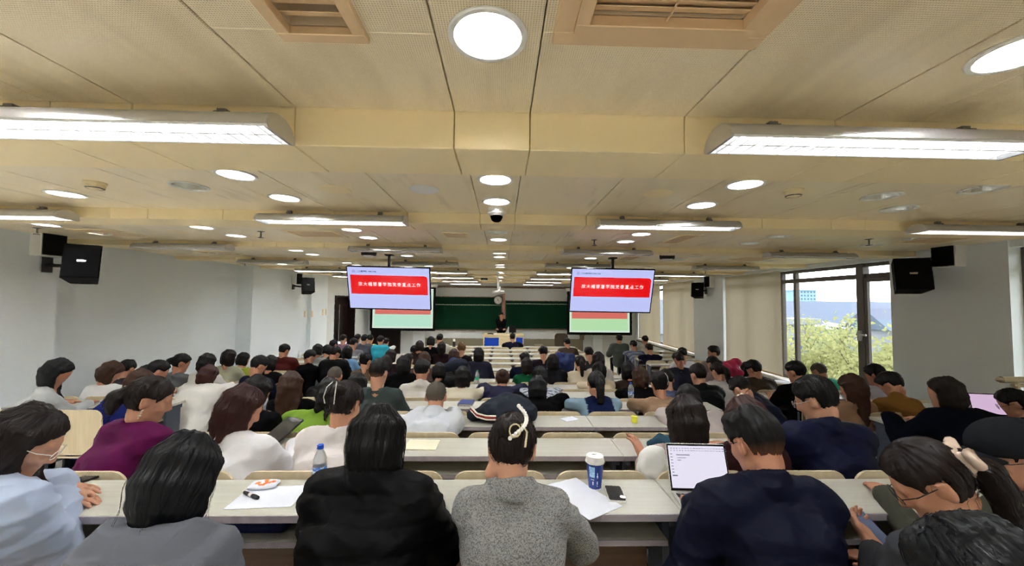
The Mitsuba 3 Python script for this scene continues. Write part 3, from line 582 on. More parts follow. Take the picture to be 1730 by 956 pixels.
# ----------------------------------------------------------------------------- blackboards, clock, projector
def board(x0, x1, z0, z1, zr, label):
    k = thing('chalkboard', label, 'chalkboard'); y = YF
    part(k, 'surface', bx(x0 + .03, x1 - .03, y - .07, y - .05, z0 + .03, zr), 'chalk_green')
    part(k, 'rear_surface', bx(x0 + .03, x1 - .03, y - .04, y - .02, zr - .1, z1 - .02), 'chalk_green')
    part(k, 'rail', cbx(x0 + .02, x1 - .02, y - .078, y - .048, zr, zr + .03, .003), 'board_rail')
    part(k, 'frame', cat(cbx(x0, x1, y - .06, y - .01, z1 - .03, z1, .003), cbx(x0, x1, y - .09, y - .01, z0, z0 + .05, .003), cbx(x0, x0 + .03, y - .08, y - .01, z0, z1, .003), cbx(x1 - .03, x1, y - .08, y - .01, z0, z1, .003)), 'board_trim')
zt, zb = at(790, 501, y=YF - .05)[2], at(790, 558.5, y=YF - .05)[2]
board(-3.0, at(848, 530, y=YF)[0], zb, zt, at(790, 515.5, y=YF - .05)[2], 'dark green sliding chalkboard left of the clock')
board(at(853.5, 530, y=YF)[0], 3.1, at(900, 557, y=YF)[2], at(900, 508, y=YF)[2], at(900, 514, y=YF)[2], 'dark green sliding chalkboard right of the clock')
px0, px1 = at(848.5, 520, y=YF - .1)[0], at(853, 520, y=YF - .1)[0]
single('board_post', cbx(px0, px1, YF - .1, YF - .01, at(850, 556, y=YF)[2], at(850, 496, y=YF)[2], .004), 'post_pink', 'pinkish wooden post between the two chalkboards', 'post')
c = at(841.5, 507, y=YF - .12); k = thing('wall_clock', 'round white wall clock with a dark rim above the speaker', 'clock')
part(k, 'rim', xf(lathe([[0.19, 0.0], [0.19, .05], [0.165, .055], [0.16, .04]], 36), c, rx=90), 'black_plastic', 30)
part(k, 'face', xf(lathe([[0.0001, .035], [0.165, .035]], 36), c, rx=90), 'white_gloss')
part(k, 'hand', xf(cbx(-.006, .006, -.01, .09, .037, .041, .001), c, rx=90, ry=0).apply_transform(trimesh.transformations.rotation_matrix(math.radians(135), [0, 1, 0], c)), 'black_plastic')
part(k, 'hand', xf(cbx(-.005, .005, -.01, .125, .041, .044, .001), c, rx=90).apply_transform(trimesh.transformations.rotation_matrix(math.radians(-40), [0, 1, 0], c)), 'black_plastic')
for hh in range(12):
    part(k, 'hour_mark', xf(cbx(-.004, .004, .125, .15, .0355, .0375, .0005), c, rx=90).apply_transform(trimesh.transformations.rotation_matrix(hh * math.pi / 6, [0, 1, 0], c)), 'black_plastic')
c = at(841.5, 493.3, y=9.6); k = thing('projector', 'white projector hanging from a ceiling pole in front of the clock', 'projector')
part(k, 'body', cbx(c[0] - .165, c[0] + .165, 9.5, 9.75, c[2] - .03, c[2] + .035, .012), 'white_gloss')
part(k, 'lens', xf(lathe([[0.03, 0], [0.03, .03], [0.02, .03], [.0001, .026]], 20), (c[0] + .08, 9.75, c[2]), rx=-90), 'black_plastic', 30)
part(k, 'pole', tube([[c[0] + .0, 9.62, c[2] + .03], [c[0] + .0, 9.62, CEIL - .001]], .028, 12), 'white_gloss', 30)
part(k, 'bracket', cbx(c[0] - .02, c[0] + .07, 9.58, 9.66, c[2] + .035, c[2] + .14, .004), 'white_gloss')

# ----------------------------------------------------------------------------- podium and things at the front
PY = 13.75
a, b = at(816.5, 565, y=PY), at(884.5, 565, y=PY); k = thing('podium', 'pale wooden teaching podium with blue front panels', 'podium')
pz = a[2] - .0
part(k, 'top', cbx(a[0] - .02, b[0] + .02, PY - .02, PY + .75, pz - .05, pz, .006), 'podium_wood')
part(k, 'body', cbx(a[0], b[0], PY, PY + .7, .0, pz - .05, .004), 'podium_wood')
for n_, (u0, u1) in enumerate(((818.5, 842.5), (872, 883))):
    q0, q1 = at(u0, 570, y=PY), at(u1, 583, y=PY)
    part(k, 'blue_panel', cbx(q0[0], q1[0], PY - .008, PY + .002, 0.3, at(u0, 570.3, y=PY)[2], .002), 'podium_blue', label='blue front panel')
m0 = at(866, 562, y=13.95); k = thing('monitor', 'black computer monitor on the podium seen from behind', 'monitor')
part(k, 'back', cbx(at(860, 550, y=13.95)[0], at(872, 550, y=13.95)[0], 13.93, 13.97, pz + .06, at(866, 550, y=13.95)[2], .006), 'black_plastic')
part(k, 'stand', cat(cbx(m0[0] - .03, m0[0] + .03, 13.96, 13.99, pz + .01, pz + .15, .003), cbx(m0[0] - .1, m0[0] + .1, 13.9, 14.05, pz, pz + .012, .003)), 'black_plastic')
m1 = at(859.3, 562, y=14.1); single('thermos_flask', xf(lathe([[.0001, 0], [.045, 0], [.045, .20], [.03, .22], [.03, .26], [.0001, .26]], 20), (m1[0], 14.12, pz)), 'white_plastic', 'white flask beside the monitor on the podium', 'flask', 30)
for i, (u, w_) in enumerate(((829, .22), (836, .12))):
    m2 = at(u, 563, y=13.9); single('desk_gadget', cbx(m2[0] - w_ / 2, m2[0] + w_ / 2, 13.85, 13.98, pz, pz + .035, .006), 'black_plastic' if i == 0 else 'white_plastic', ['dark flat control box on the left of the podium', 'white papers box on the podium beside the speaker'][i], 'box')
# office chair at the front right
c = at(948, 574, y=13.2); k = thing('office_chair', 'brown office chair with a rounded back facing the audience desks, at front right', 'chair')
bk = prism(rrect(.46, .50, .12, 6), .05); bk = trimesh.Trimesh(np.c_[bk.vertices[:, 0] + c[0], bk.vertices[:, 2] + 13.15, bk.vertices[:, 1] + c[2] - .02], bk.faces[:, ::-1], process=False)
part(k, 'backrest', bk, 'chair_brown', 30)
part(k, 'seat', xf(prism(rrect(.48, .46, .08), .07), (c[0], 13.45, .43)), 'chair_brown', 30)
part(k, 'column', tube([[c[0], 13.45, .1], [c[0], 13.45, .44]], .03), 'black_plastic', 30)
part(k, 'spine', cbx(c[0] - .03, c[0] + .03, 13.19, 13.24, .4, c[2] - .15, .004), 'black_plastic')
for j in range(5):
    g = j * 2 * math.pi / 5; part(k, 'base_leg', tube([[c[0], 13.45, .1], [c[0] + .28 * math.cos(g), 13.45 + .28 * math.sin(g), .04]], .022), 'black_plastic', 30)
# framed notice board and box at the right of the front wall
c = at(980, 566, y=YF); single('notice_frame', cat(cbx(c[0] - .02, c[0] + .16, YF - .05, YF, .60, 1.15, .004)), 'dado_olive', 'tall olive post at the end of the wainscot right of the chalkboard', 'post')
c = at(910, 575, y=14.6); single('storage_box', cbx(c[0] - .17, c[0] + .17, 14.5, 14.8, .15, .52, .006), 'dado_olive', 'olive box standing on the platform right of the podium', 'box')

# ----------------------------------------------------------------------------- wall loudspeakers
def speaker(c, w, h, d, yaw, pitch, label, wall_x, plate=True):
    k = thing('loudspeaker', label, 'loudspeaker')
    poly = shapely.Polygon([(-w / 2, 0), (w / 2, 0), (w * .36, d), (-w * .36, d)])
    body = prism(poly, h); body.apply_translation([0, 0, -h / 2])
    M = trimesh.transformations.euler_matrix(math.radians(pitch), 0, math.radians(yaw), 'sxyz'); M[:3, 3] = c
    body.apply_transform(M); part(k, 'cabinet', body, 'black_matte')
    g = cbx(-w / 2 + .008, w / 2 - .008, -.012, .002, -h / 2 + .01, h / 2 - .01, .004); g.apply_transform(M); part(k, 'grille', g, 'grille_black')
    if plate:
        b_ = cbx(-.035, .035, -.016, -.011, -.012, .012, .001); b_.apply_transform(M); part(k, 'badge', b_, 'chrome')
    p = trimesh.transform_points([[0, d, 0]], M)[0]
    part(k, 'bracket', cat(tube([p, [wall_x - np.sign(wall_x) * .03, p[1], p[2] + .03]], .02, 8), cbx(wall_x - .02 if wall_x > 0 else wall_x, wall_x if wall_x > 0 else wall_x + .02, p[1] - .05, p[1] + .05, p[2] - .06, p[2] + .12, .003)), 'black_plastic')
    return k
def smallbox(c, label, wall_x):
    k = thing('wall_speaker_box', label, 'wall speaker'); s = np.sign(wall_x)
    x0, x1 = (wall_x - .15, wall_x) if s > 0 else (wall_x, wall_x + .15)
    part(k, 'housing', cbx(x0 + (.02 if s > 0 else 0), x1 - (0 if s > 0 else .02), c[1] - .13, c[1] + .13, c[2] - .15, c[2] + .15, .006), 'white_plastic')
    xs = [x0, x0 + .03] if s > 0 else [x1 - .03, x1]
    part(k, 'grille', cbx(xs[0], xs[1], c[1] - .115, c[1] + .115, c[2] - .135, c[2] + .135, .006), 'grille_black')
    return k
# ----------------------------------------------------------------------------- people: smooth signed-distance bodies meshed with surface nets
F32 = np.float32
def N_(v): v = np.asarray(v, float); return v / (np.linalg.norm(v) + 1e-12)
class SDF:
    def __init__(self, k=0.03): self.k, self.P, self.cut = k, [], []
    def cone(self, a, b, ra, rb=None, k=None):
        a, b = np.asarray(a, float), np.asarray(b, float); rb = ra if rb is None else rb
        self.P.append(('c', a.astype(F32), b.astype(F32), ra, rb, self.k if k is None else k, np.minimum(a - ra, b - rb), np.maximum(a + ra, b + rb))); return self
    def chain(self, pts, rs, k=None):
        for i in range(len(pts) - 1): self.cone(pts[i], pts[i + 1], rs[i], rs[i + 1], k)
        return self
    def ell(self, c, R, r, k=None):
        """ellipsoid: centre, rotation (columns = axes), radii"""
        r = np.asarray(r, float); e = np.abs(R) @ r; c = np.asarray(c, float)
        self.P.append(('e', c.astype(F32), np.asarray(R, F32), r.astype(F32), 0, self.k if k is None else k, c - e, c + e)); return self
    def sub(self, fn, k=0.01): self.cut.append((fn, k)); return self
    def box(self):
        return np.min([p[6] for p in self.P], 0), np.max([p[7] for p in self.P], 0)
    def __call__(self, q, m=0.06, block=False):
        q = np.asarray(q, F32); d = np.full(len(q), m, F32)
        if block: b0, b1 = q[::64], q[63::64]; ar = np.arange(64)
        for t, a, b, ra, rb, k, lo, hi in self.P:
            mm = m + k
            if block: i = (np.flatnonzero(((b1 > (lo - mm).astype(F32)) & (b0 < (hi + mm).astype(F32))).all(1))[:, None] * 64 + ar).ravel()
            else: i = np.flatnonzero(((q > (lo - mm).astype(F32)) & (q < (hi + mm).astype(F32))).all(1))
            if not len(i): continue
            p = q[i]
            if t == 'c':
                ba = b - a; pa = p - a
                h = np.clip((pa @ ba) / (ba @ ba + 1e-9), 0, 1).astype(F32)
                e = np.sqrt(((pa - h[:, None] * ba) ** 2).sum(1)) - (ra + (rb - ra) * h)
            else:
                l = (p - a) @ b; k0 = np.sqrt(((l / ra) ** 2).sum(1)); k1 = np.sqrt(((l / ra ** 2) ** 2).sum(1)); e = k0 * (k0 - 1) / (k1 + 1e-9)
            o = d[i]
            if k > 0:
                h = np.clip(k - np.abs(o - e), 0, None) / k; d[i] = np.minimum(o, e) - h * h * k * 0.25
            else: d[i] = np.minimum(o, e)
        for fn, k in self.cut:
            e = -fn(q); h = np.clip(k - np.abs(d - e), 0, None) / k; d = np.maximum(d, e) + h * h * k * 0.25
        return d
CORN = np.array([[x, y, z] for x in (0, 1) for y in (0, 1) for z in (0, 1)])
EDG = [(0, 1), (2, 3), (4, 5), (6, 7), (0, 2), (1, 3), (4, 6), (5, 7), (0, 4), (1, 5), (2, 6), (3, 7)]
def nets(f, h, lo=None, hi=None, pad=0.02):
    if lo is None: lo, hi = f.box()
    lo, hi = np.asarray(lo) - pad - h, np.asarray(hi) + pad + h
    nb = np.ceil((hi - lo) / (4 * h)).astype(int); H = 4 * h
    bi = np.stack(np.meshgrid(*[np.arange(n) for n in nb], indexing='ij'), -1).reshape(-1, 3)
    dc = f(lo + (bi + 0.5) * H - 0.5 * h, max(0.06, 2.2 * H))
    G = np.repeat(np.repeat(np.repeat(dc.reshape(nb), 4, 0), 4, 1), 4, 2)
    near = np.abs(dc) < H * 1.35
    b = bi[near]; off = np.stack(np.meshgrid(*[np.arange(4)] * 3, indexing='ij'), -1).reshape(-1, 3)
    ix = (b[:, None] * 4 + off).reshape(-1, 3)
    G[ix[:, 0], ix[:, 1], ix[:, 2]] = f(lo + ix * h, max(0.03, 1.6 * H), True)
    S = G < 0
    c = sum(S[x:S.shape[0] - 1 + x, y:S.shape[1] - 1 + y, z:S.shape[2] - 1 + z].astype(np.int8) for x, y, z in CORN)
    cell = np.argwhere((c > 0) & (c < 8))
    if not len(cell): return None
    vals = np.stack([G[cell[:, 0] + x, cell[:, 1] + y, cell[:, 2] + z] for x, y, z in CORN], 1)
    acc, cnt = np.zeros((len(cell), 3)), np.zeros(len(cell))
    for i, j in EDG:
        a, bb = vals[:, i], vals[:, j]; m = (a < 0) != (bb < 0); t = np.where(m, a / np.where(m, a - bb, 1), 0)
        acc += np.where(m[:, None], CORN[i] + t[:, None] * (CORN[j] - CORN[i]), 0); cnt += m
    v = lo + (cell + acc / cnt[:, None]) * h
    idx = np.full(np.array(S.shape) - 1, -1, np.int32); idx[tuple(cell.T)] = np.arange(len(cell))
    F = []
    for ax in range(3):
        u, w = (ax + 1) % 3, (ax + 2) % 3
        sl0, sl1 = [slice(None)] * 3, [slice(None)] * 3
        sl0[ax], sl1[ax] = slice(0, -1), slice(1, None)
        for s in (sl0, sl1): s[u], s[w] = slice(1, -1), slice(1, -1)
        A, B = S[tuple(sl0)], S[tuple(sl1)]
        e = np.argwhere(A != B); up = A[tuple(e.T)]
        e[:, u] += 1; e[:, w] += 1
        def g(du, dw):
            q = e.copy(); q[:, u] -= du; q[:, w] -= dw; return idx[tuple(q.T)]
        q = np.stack([g(1, 1), g(0, 1), g(0, 0), g(1, 0)], 1)
        q[~up] = q[~up][:, ::-1]; F.append(q)
    q = np.vstack(F); q = q[(q >= 0).all(1)]
    return v, np.vstack([q[:, [0, 1, 2]], q[:, [0, 2, 3]]])
def vnormals(v, f):
    n = np.zeros_like(v); fn = np.cross(v[f[:, 1]] - v[f[:, 0]], v[f[:, 2]] - v[f[:, 0]])
    for k in range(3): np.add.at(n, f[:, k], fn)
    return n / (np.linalg.norm(n, axis=1, keepdims=True) + 1e-12)
def rot(yaw, pitch, roll=0.0):
    """columns: right, forward, up. yaw + = looking right, pitch + = looking down, roll + = tilted to the right"""
    y, p, r = map(math.radians, (yaw, pitch, roll))
    f = np.array([math.sin(y) * math.cos(p), math.cos(y) * math.cos(p), -math.sin(p)])
    rt = N_(np.cross(f, [0, 0, 1])); up = np.cross(rt, f)
    return np.stack([rt * math.cos(r) - up * math.sin(r), f, up * math.cos(r) + rt * math.sin(r)], 1)

# materials (all take their colour from the mesh, one colour per garment, so that one material serves many)
VC = {'type': 'mesh_attribute', 'name': 'vertex_color'}
def vmat(name, rough, spec, bump=None, bscale=1.0, **more):
    b = {'type': 'principled', 'base_color': VC, 'roughness': rough, 'specular': spec, **more}
    if bump is not None: b = {'type': 'bumpmap', 'arbitrary': proc(bump), 'scale': bscale, 'bsdf': b}
    scene[name] = {'type': 'twosided', 'bsdf': b}
vmat('skin', 0.5, 0.4, lambda p, n, uv: noise(p.x * 700, p.y * 700, p.z * 700), 0.0006)
vmat('hair', 0.36, 0.14, lambda p, n, uv: noise(uv.x * 260, uv.y * 6, 0) + 0.6 * noise(uv.x * 700, uv.y * 9, 3), 0.0035)
vmat('cloth', 0.9, 0.04, lambda p, n, uv: fbm(p.x * 420, p.y * 420, p.z * 420, 2), 0.0012)
vmat('nylon', 0.55, 0.05, lambda p, n, uv: fbm(p.x * 60, p.y * 60, p.z * 60, 3), 0.004)
vmat('glossy', 0.35, 0.2)
mat('fleece_grey', lambda p, n, uv: mix(rgb(126, 126, 124), rgb(60, 60, 60), smoothstep(0.35, 0.75, 0.5 * noise(p.x * 260, p.y * 260, p.z * 260) + 0.5 * noise(p.x * 620, p.y * 620, p.z * 620))), 0.9, 0.1,
    bump=lambda p, n, uv: fbm(p.x * 220, p.y * 220, p.z * 220, 2), bscale=0.004)
mat('velvet_plum', lambda p, n, uv: mix(rgb(72, 12, 54), rgb(50, 6, 38), fbm(p.x * 9, p.y * 9, p.z * 14, 4)), 0.85, 0.05, sheen=0.25, bump=lambda p, n, uv: fbm(p.x * 90, p.y * 90, p.z * 90, 2), bscale=0.004)

def head_parts(s, R, C, near, female, covered=False):
    L = lambda *p: C + R @ np.array(p)
    s.ell(L(0, -.008, .020), R, (.074, .094, .088), .02)
    s.ell(L(0, .030, -.045), R, (.056, .060, .072), .03)
    s.cone(L(-.03, .02, -.085), L(0, .062, -.098), .026, .020, .03); s.cone(L(.03, .02, -.085), L(0, .062, -.098), .026, .020, .03)
    if near:
        s.cone(L(0, .086, .012), L(0, .104, -.032), .009, .013, .014)                 # nose
        s.cone(L(-.012, .092, -.036), L(.012, .092, -.036), .009, .009, .01)
        s.cone(L(-.04, .074, .022), L(.04, .074, .022), .013, .013, .015)            # brow
        s.cone(L(-.016, .086, -.064), L(.016, .086, -.064), .0075, .0075, .006)       # lips
        s.cone(L(-.013, .084, -.074), L(.013, .084, -.074), .008, .008, .006)
        for x in (-1, 1):
            s.ell(L(x * .034, .066, -.028), R, (.022, .02, .02), .02)                    # cheek
            s.ell(L(x * .031, .076, .003), R, (.013, .010, .010), .004)                  # eye and lid
    for x in (-1, 1):
        if covered: s.ell(L(x * .074, -.006, -.012), R, (.008, .018, .028), .012); continue
        Re = R @ rot(x * -26, 0, 0)
        s.ell(L(x * .081, -.008, -.012), Re, (.010, .021, .033), .010)
        if near:
            s.cone(L(x * .090, -.022, .012), L(x * .087, .002, .017), .005, .005, .005); s.cone(L(x * .091, -.024, .008), L(x * .084, -.012, -.036), .005, .006, .005)
HANDF = [(-.030, .070, .060), (-.010, .078, .070), (.011, .077, .066), (.030, .070, .054)]
def hand(s, W, R, side, curl, fine):
    """R columns: across (towards the thumb is +x * side... ), finger direction, back of the hand"""
    L = lambda x, y, z: W + R @ np.array([x * side, y, z])
    s.cone(L(-.018, .0, 0), L(-.024, .066, 0), .017, .014, .02); s.cone(L(.014, 0, 0), L(.024, .066, 0), .018, .014, .02); s.cone(L(0, 0, 0), L(0, .07, .002), .019, .015, .02)
    for i, (x, y, l) in enumerate(HANDF):
        p = np.array([x, y, 0.0]); a = curl[0] if isinstance(curl, (list, tuple)) else curl; g = 0.25 * a
        pts = [p.copy()]; dx = x * 1.4
        for sg, fr in enumerate((.46, .31, .23)):
            p = p + l * fr * np.array([dx * .9, math.cos(g), -math.sin(g)]); g += a * (.7 if sg == 0 else .5); pts.append(p.copy())
        s.chain([L(*q) for q in pts], [.0092, .0085, .0078, .0066], .004 if fine else .006)
    t = [(.022, .012, -.004), (.046, .038, -.010), (.052, .064, -.016), (.050, .086, -.022)]
    s.chain([L(*q) for q in t], [.016, .0115, .010, .0080], .008)
def ik(a, b, l1, l2, pole):
    d = b - a; D = min(np.linalg.norm(d), (l1 + l2) * .985); d = N_(d); b = a + d * D
    x = (l1 * l1 - l2 * l2 + D * D) / (2 * D); h = math.sqrt(max(l1 * l1 - x * x, 1e-6))
    p = N_(pole - d * (pole @ d)); return a + d * x + p * h, b

SKIN = [rgb(166, 118, 92), rgb(156, 108, 84), rgb(174, 128, 103)]
HB = dict(black=rgb(9, 8, 8), darkbrown=rgb(19, 12, 10), brown=rgb(44, 27, 18), redbrown=rgb(38, 16, 12), grey=rgb(62, 57, 50), lightbrown=rgb(86, 60, 36), blueblack=rgb(7, 8, 11))
def vcol(v, c): return np.tile(np.asarray(c, float), (len(v), 1))
def dye(c):      # cloth: deep blacks, whites a little greyer than paper
    c = np.asarray(rgb(*c)); y = c.mean(); return c * (.80 * y / (y + .04))
PEOPLE = []
def person(px, py, k, label, hair='short', hc='black', top=(30, 30, 34), kind='cloth', female=True, yaw=0, pitch=28, roll=0, turn=0, dx=0.0, hip=None, scale=1.0,
           handL=None, handR=None, curlL=.5, curlR=.5, hood=None, collar=None, quilt=False, stripes=None, hl=0.30, group=None, seatz=None, dist=None, bottoms=(34, 36, 46), sleeve=None, bulk=0.0, standing=False, zf=None,
           vest=None, facing=1, back=0.0, extra=None, headfwd=0.0, elbow_out=1.0, mat_top=None, res=None, scarf=None, lock_front=False):
    rs = np.random.RandomState(int(px * 7 + py * 131) % 100000)
    key = thing('person', label, 'person', group)
    z0 = tier(k) if k >= 0 else tier(0)
    z0 = zf if zf is not None else z0
    yk = row_y(k)
    near = k <= 1; mid = k <= 3
    fz = 0.0064 if k <= 0 else 0.0078 if k <= 1 else 0.0098 if k <= 2 else 0.0125 if k <= 3 else 0.0150 if k <= 5 else 0.019 if k <= 8 else 0.023
    if res: fz = res
    g = scale * (1.02 if female else 1.07)
    # -- posture: hip fixed on the seat, head on the line of sight of its top
    hy = yk - .285 + back if hip is None else hip
    Dm = .665 * g                         # hip joint to the top of the head
    hz = z0 + .445 + .075 if not standing else z0 + .93 * g
    d = ray(px, py); best = None
    for yy in np.linspace(hy - .12, hy + .52, 65):
        p = CAM + d * ((yy - CAM[1]) / d[1]); e = abs(math.hypot(yy - hy, p[2] - hz) - Dm) + (0.02 * abs(yy - hy - .12) if not standing else .4 * abs(yy - hy))
        if best is None or e < best[0]: best = (e, p)
    top_p = best[1]
    R = rot(yaw, pitch, roll)
    C = top_p - np.array([0, 0, .108 * g]) - R[:, 1] * 0.0
    C = top_p - R @ np.array([0, -.01, 0]) * g - np.array([0, 0, .122 * g])
    hipc = np.array([C[0] + dx, hy, hz])
    sp = C - hipc; L = np.linalg.norm(sp); u = sp / L
    fwd = N_([math.sin(math.radians(turn)), math.cos(math.radians(turn)), 0]); rt = np.array([fwd[1], -fwd[0], 0])
    bk = N_(-fwd + u * (fwd @ u))
    nd = N_(u * .45 + np.array([0, 0, .55]))
    N = C - nd * .150 * g - fwd * .040 * g                                  # base of the neck
    M1 = hipc + u * (L * .42) + bk * .035                                    # lower back
    ut = N_(N - M1)
    sw = (.146 if female else .170) * g
    SH = [N + rt * s * sw - ut * .05 - bk * .03 for s in (-1, 1)]
    # -- arms
    la, lf = .27 * g, .245 * g; W, E, Rh = [None, None], [None, None], [None, None]
    dz = z0 + DH
    for i, s in enumerate((-1, 1)):
        spec = (handL, handR)[i]
        if standing and spec is None: t = SH[i] + np.array([s * .02, .12 * facing, -.46 * g]); fd = np.array([0, .3 * facing, -1]); 
        elif spec is None: t = np.array([C[0] + s * (.10 + .05 * rs.rand()) + dx * .5, yk + .09 + .06 * rs.rand(), dz + .028]); fd = N_([-s * .45, .8, -.08])
        elif spec == 'lap': t = np.array([hipc[0] + s * .08, hy + .27, z0 + .62]); fd = N_([-s * .5, .8, -.1])
        elif spec == 'face': t = C + R @ np.array([s * .075, .02, -.10]); fd = N_(np.array([-s * .25, .1, 1.0]))
        else: t = np.array(spec[0], float); fd = N_(spec[1])
        pole = np.array([s * .48 * (elbow_out[i] if isinstance(elbow_out, tuple) else elbow_out), -.30, -.85]) if not standing else np.array([s * .6, -.8 * facing, -.3])
        E[i], W[i] = ik(SH[i], t, la, lf, pole)
        if E[i][2] < dz + .045 and E[i][1] > yk - .02 and not standing: E[i][2] = dz + .05
        up = np.array([0, 0, 1.0]) if spec != 'face' else np.array([s, -.2, 0])
        if spec not in (None, 'lap', 'face') and len(spec) > 2: up = np.array(spec[2], float)
        x = N_(np.cross(fd, up)); Rh[i] = np.stack([x, fd, np.cross(x, fd)], 1)
    # -- body: one continuous skin surface (head, neck, chest, arms, hands)
    b = SDF(.02); head_parts(b, R * 1.0 if g == 1 else R, C, near or res is not None or standing, female, hair in ('long', 'bob', 'wavy', 'mid'))
    b.P = [(t, a, bb, ra * g if t == 'c' else ra * F32(g), rb * g if t == 'c' else rb, kk, lo, hi) for t, a, bb, ra, rb, kk, lo, hi in b.P]
    nb = C + R @ np.array([0, -.025, -.075])
    b.cone(N - ut * .02, nb, .050 * g if not female else .045 * g, .050 * g if not female else .044 * g, .025)
    b.cone(SH[0] * .8 + N * .2 - bk * .02, SH[1] * .8 + N * .2 - bk * .02, .034, .034, .02); b.cone(N - bk * .02, N - ut * .09 - bk * .06, .046, .05, .03)
    for i, s in enumerate((-1, 1)):
        b.cone(SH[i], E[i], .040 * g, .034 * g, .02); b.cone(E[i], W[i], .034 * g, .024 * g, .015)
        hand(b, W[i] + Rh[i][:, 1] * .01, Rh[i], -s, (curlL, curlR)[i], near)
    v, f = nets(b, fz)
    part(key, 'body', (v, f), 'skin', True, color=vcol(v, SKIN[rs.randint(3)]))
    # -- garment
    bt = bulk + (.010 if kind != 'nylon' else .016)
    c = SDF(.04)
    wq = (.078 if female else .088) * g
    for s in (-1, 1):
        c.cone(hipc + rt * s * .078 + u * -.04, M1 + rt * s * .060, .102 + bt, .086 + bt, .06)
        c.cone(M1 + rt * s * .060, N + rt * s * wq - ut * .14 - bk * .05, .086 + bt, .086 + bt, .06)
        c.cone(N + rt * s * wq - ut * .14 - bk * .05, N + rt * s * (sw - .03) - ut * .07 - bk * .03, .088 + bt, .060 + bt, .05)
        c.cone(N + rt * s * .03 - ut * .005, N + rt * s * (sw - .01) - ut * .052 - bk * .02, .050 + bt * .6, .052 + bt, .045)
    cuff = []
    for i, s in enumerate((-1, 1)):
        sl = .88 if sleeve is None else sleeve
        We = E[i] + (W[i] - E[i]) * sl
        c.cone(SH[i], E[i], .056 * g + bt, .045 * g + bt, .022)
        if sl > 0.05: c.cone(E[i], We, .045 * g + bt, .035 * g + bt * .9, .02)
    if collar:
        ax_ = N_(C - N); f_ = N_(np.cross(ax_, rt)); ring = lambda r_, h_: [N + (rt * math.cos(t_) + f_ * math.sin(t_)) * r_ + ax_ * (h_ - .012 * math.sin(t_)) for t_ in np.linspace(0, 2 * math.pi, 25)]
        for h_ in np.arange(-.02, .018 + collar, .012):
            q_ = ring(.072 - .04 * (h_ + .02), h_)
            for i_ in range(24): c.cone(q_[i_], q_[i_ + 1], .0105, .0105, .012)
    if hood:
        for a_ in np.linspace(-1, 1, 7):
            o = rt * (.125 * math.sin(a_ * 1.45)) + bk * (.085 * math.cos(a_ * 1.3)) 
            c.cone(N + o - ut * .01 + ut * .03 * abs(a_), N + o * 1.15 - ut * hood * (1 - .5 * abs(a_)), .036, .044, .04)
    if scarf:
        for a_ in np.linspace(0, 2 * math.pi, 13)[:-1]:
            o = rt * math.cos(a_) + N_(np.cross(ut, rt)) * math.sin(a_); o2 = rt * math.cos(a_ + .52) + N_(np.cross(ut, rt)) * math.sin(a_ + .52)
            c.cone(N + o * .075 + ut * .035, N + o2 * .075 + ut * .035, .034, .034, .02)
    nc = N + ut * .045; na = N + ut * .4 + N_(C - N) * .0
    if not collar and not scarf:
        A_, B_ = (N + ut * .012 - bk * .012).astype(F32), (C + R @ np.array([0, 0, .02])).astype(F32)
        def neckcut(q, A_=A_, B_=B_):
            ba = B_ - A_; h = np.clip(((q - A_) @ ba) / (ba @ ba), 0, 1); return np.sqrt(((q - A_ - h[:, None] * ba) ** 2).sum(1)) - .062
        c.sub(neckcut, .012)
    else:
        A_, B_ = (N + ut * .02).astype(F32), (C).astype(F32)
        def neckcut(q, A_=A_, B_=B_):
            ba = B_ - A_; h = np.clip(((q - A_) @ ba) / (ba @ ba), 0, 1); return np.sqrt(((q - A_ - h[:, None] * ba) ** 2).sum(1)) - .054
        c.sub(neckcut, .008)
    fc = fz * 1.55
    v, f = nets(c, fc)
    n = vnormals(v, f)
    if k <= 6:
        al = ((v - hipc) @ u); arm = np.zeros(len(v))
        q = v * np.array([1, 1, 1.0])
        w = meshkit.fbm(np.c_[q[:, 0] * 7, q[:, 1] * 7, q[:, 2] * 13] + rs.rand(3) * 50, 3, seed=int(px)) - .5
        w2 = meshkit.noise(np.c_[q[:, 0] * 16 + q[:, 2] * 9, q[:, 1] * 14, q[:, 2] * 30] + rs.rand(3) * 50, seed=int(px) + 3) - .5
        amp = .020 if kind != 'nylon' else .026
        # creases gather towards the elbows and the waist
        ce = np.minimum(np.linalg.norm(v - E[0], axis=1), np.linalg.norm(v - E[1], axis=1)); kx = np.exp(-(ce / .12) ** 2)
        rd = 1 - np.abs(2 * meshkit.noise(np.c_[q[:, 0] * 5 + q[:, 2] * 4, q[:, 1] * 5, q[:, 2] * 13 - q[:, 0] * 4] + rs.rand(3) * 50, seed=int(px) + 5) - 1)
        rd2 = 1 - np.abs(2 * meshkit.noise(np.c_[q[:, 0] * 9 - q[:, 2] * 8, q[:, 1] * 9, q[:, 2] * 11 + q[:, 0] * 8] + rs.rand(3) * 50, seed=int(px) + 6) - 1)
        v = v + n * (w * amp + w2 * (.004 + .014 * kx) + ((rd ** 3) * .007 + (rd2 ** 4) * .005 - .003) * (1.0 if kind != 'nylon' else 1.35))[:, None]
        if quilt:
            t = al / .085 + .35 * (meshkit.noise(q * 9, seed=8) - .5); v = v + n * ((np.abs(np.sin(np.pi * t)) ** .5) * .011 - .005)[:, None] * np.clip(1.2, 0, 1)
    cc = vcol(v, dye(top))
    if stripes:
        a2 = ((v - hipc) @ u) / stripes[1]; m = (a2 - np.floor(a2)) < stripes[2]
        if len(stripes) > 3: m &= (((v - hipc) @ u) > stripes[3]) & (((v - hipc) @ u) < stripes[4])
        cc[m] = dye(stripes[0])
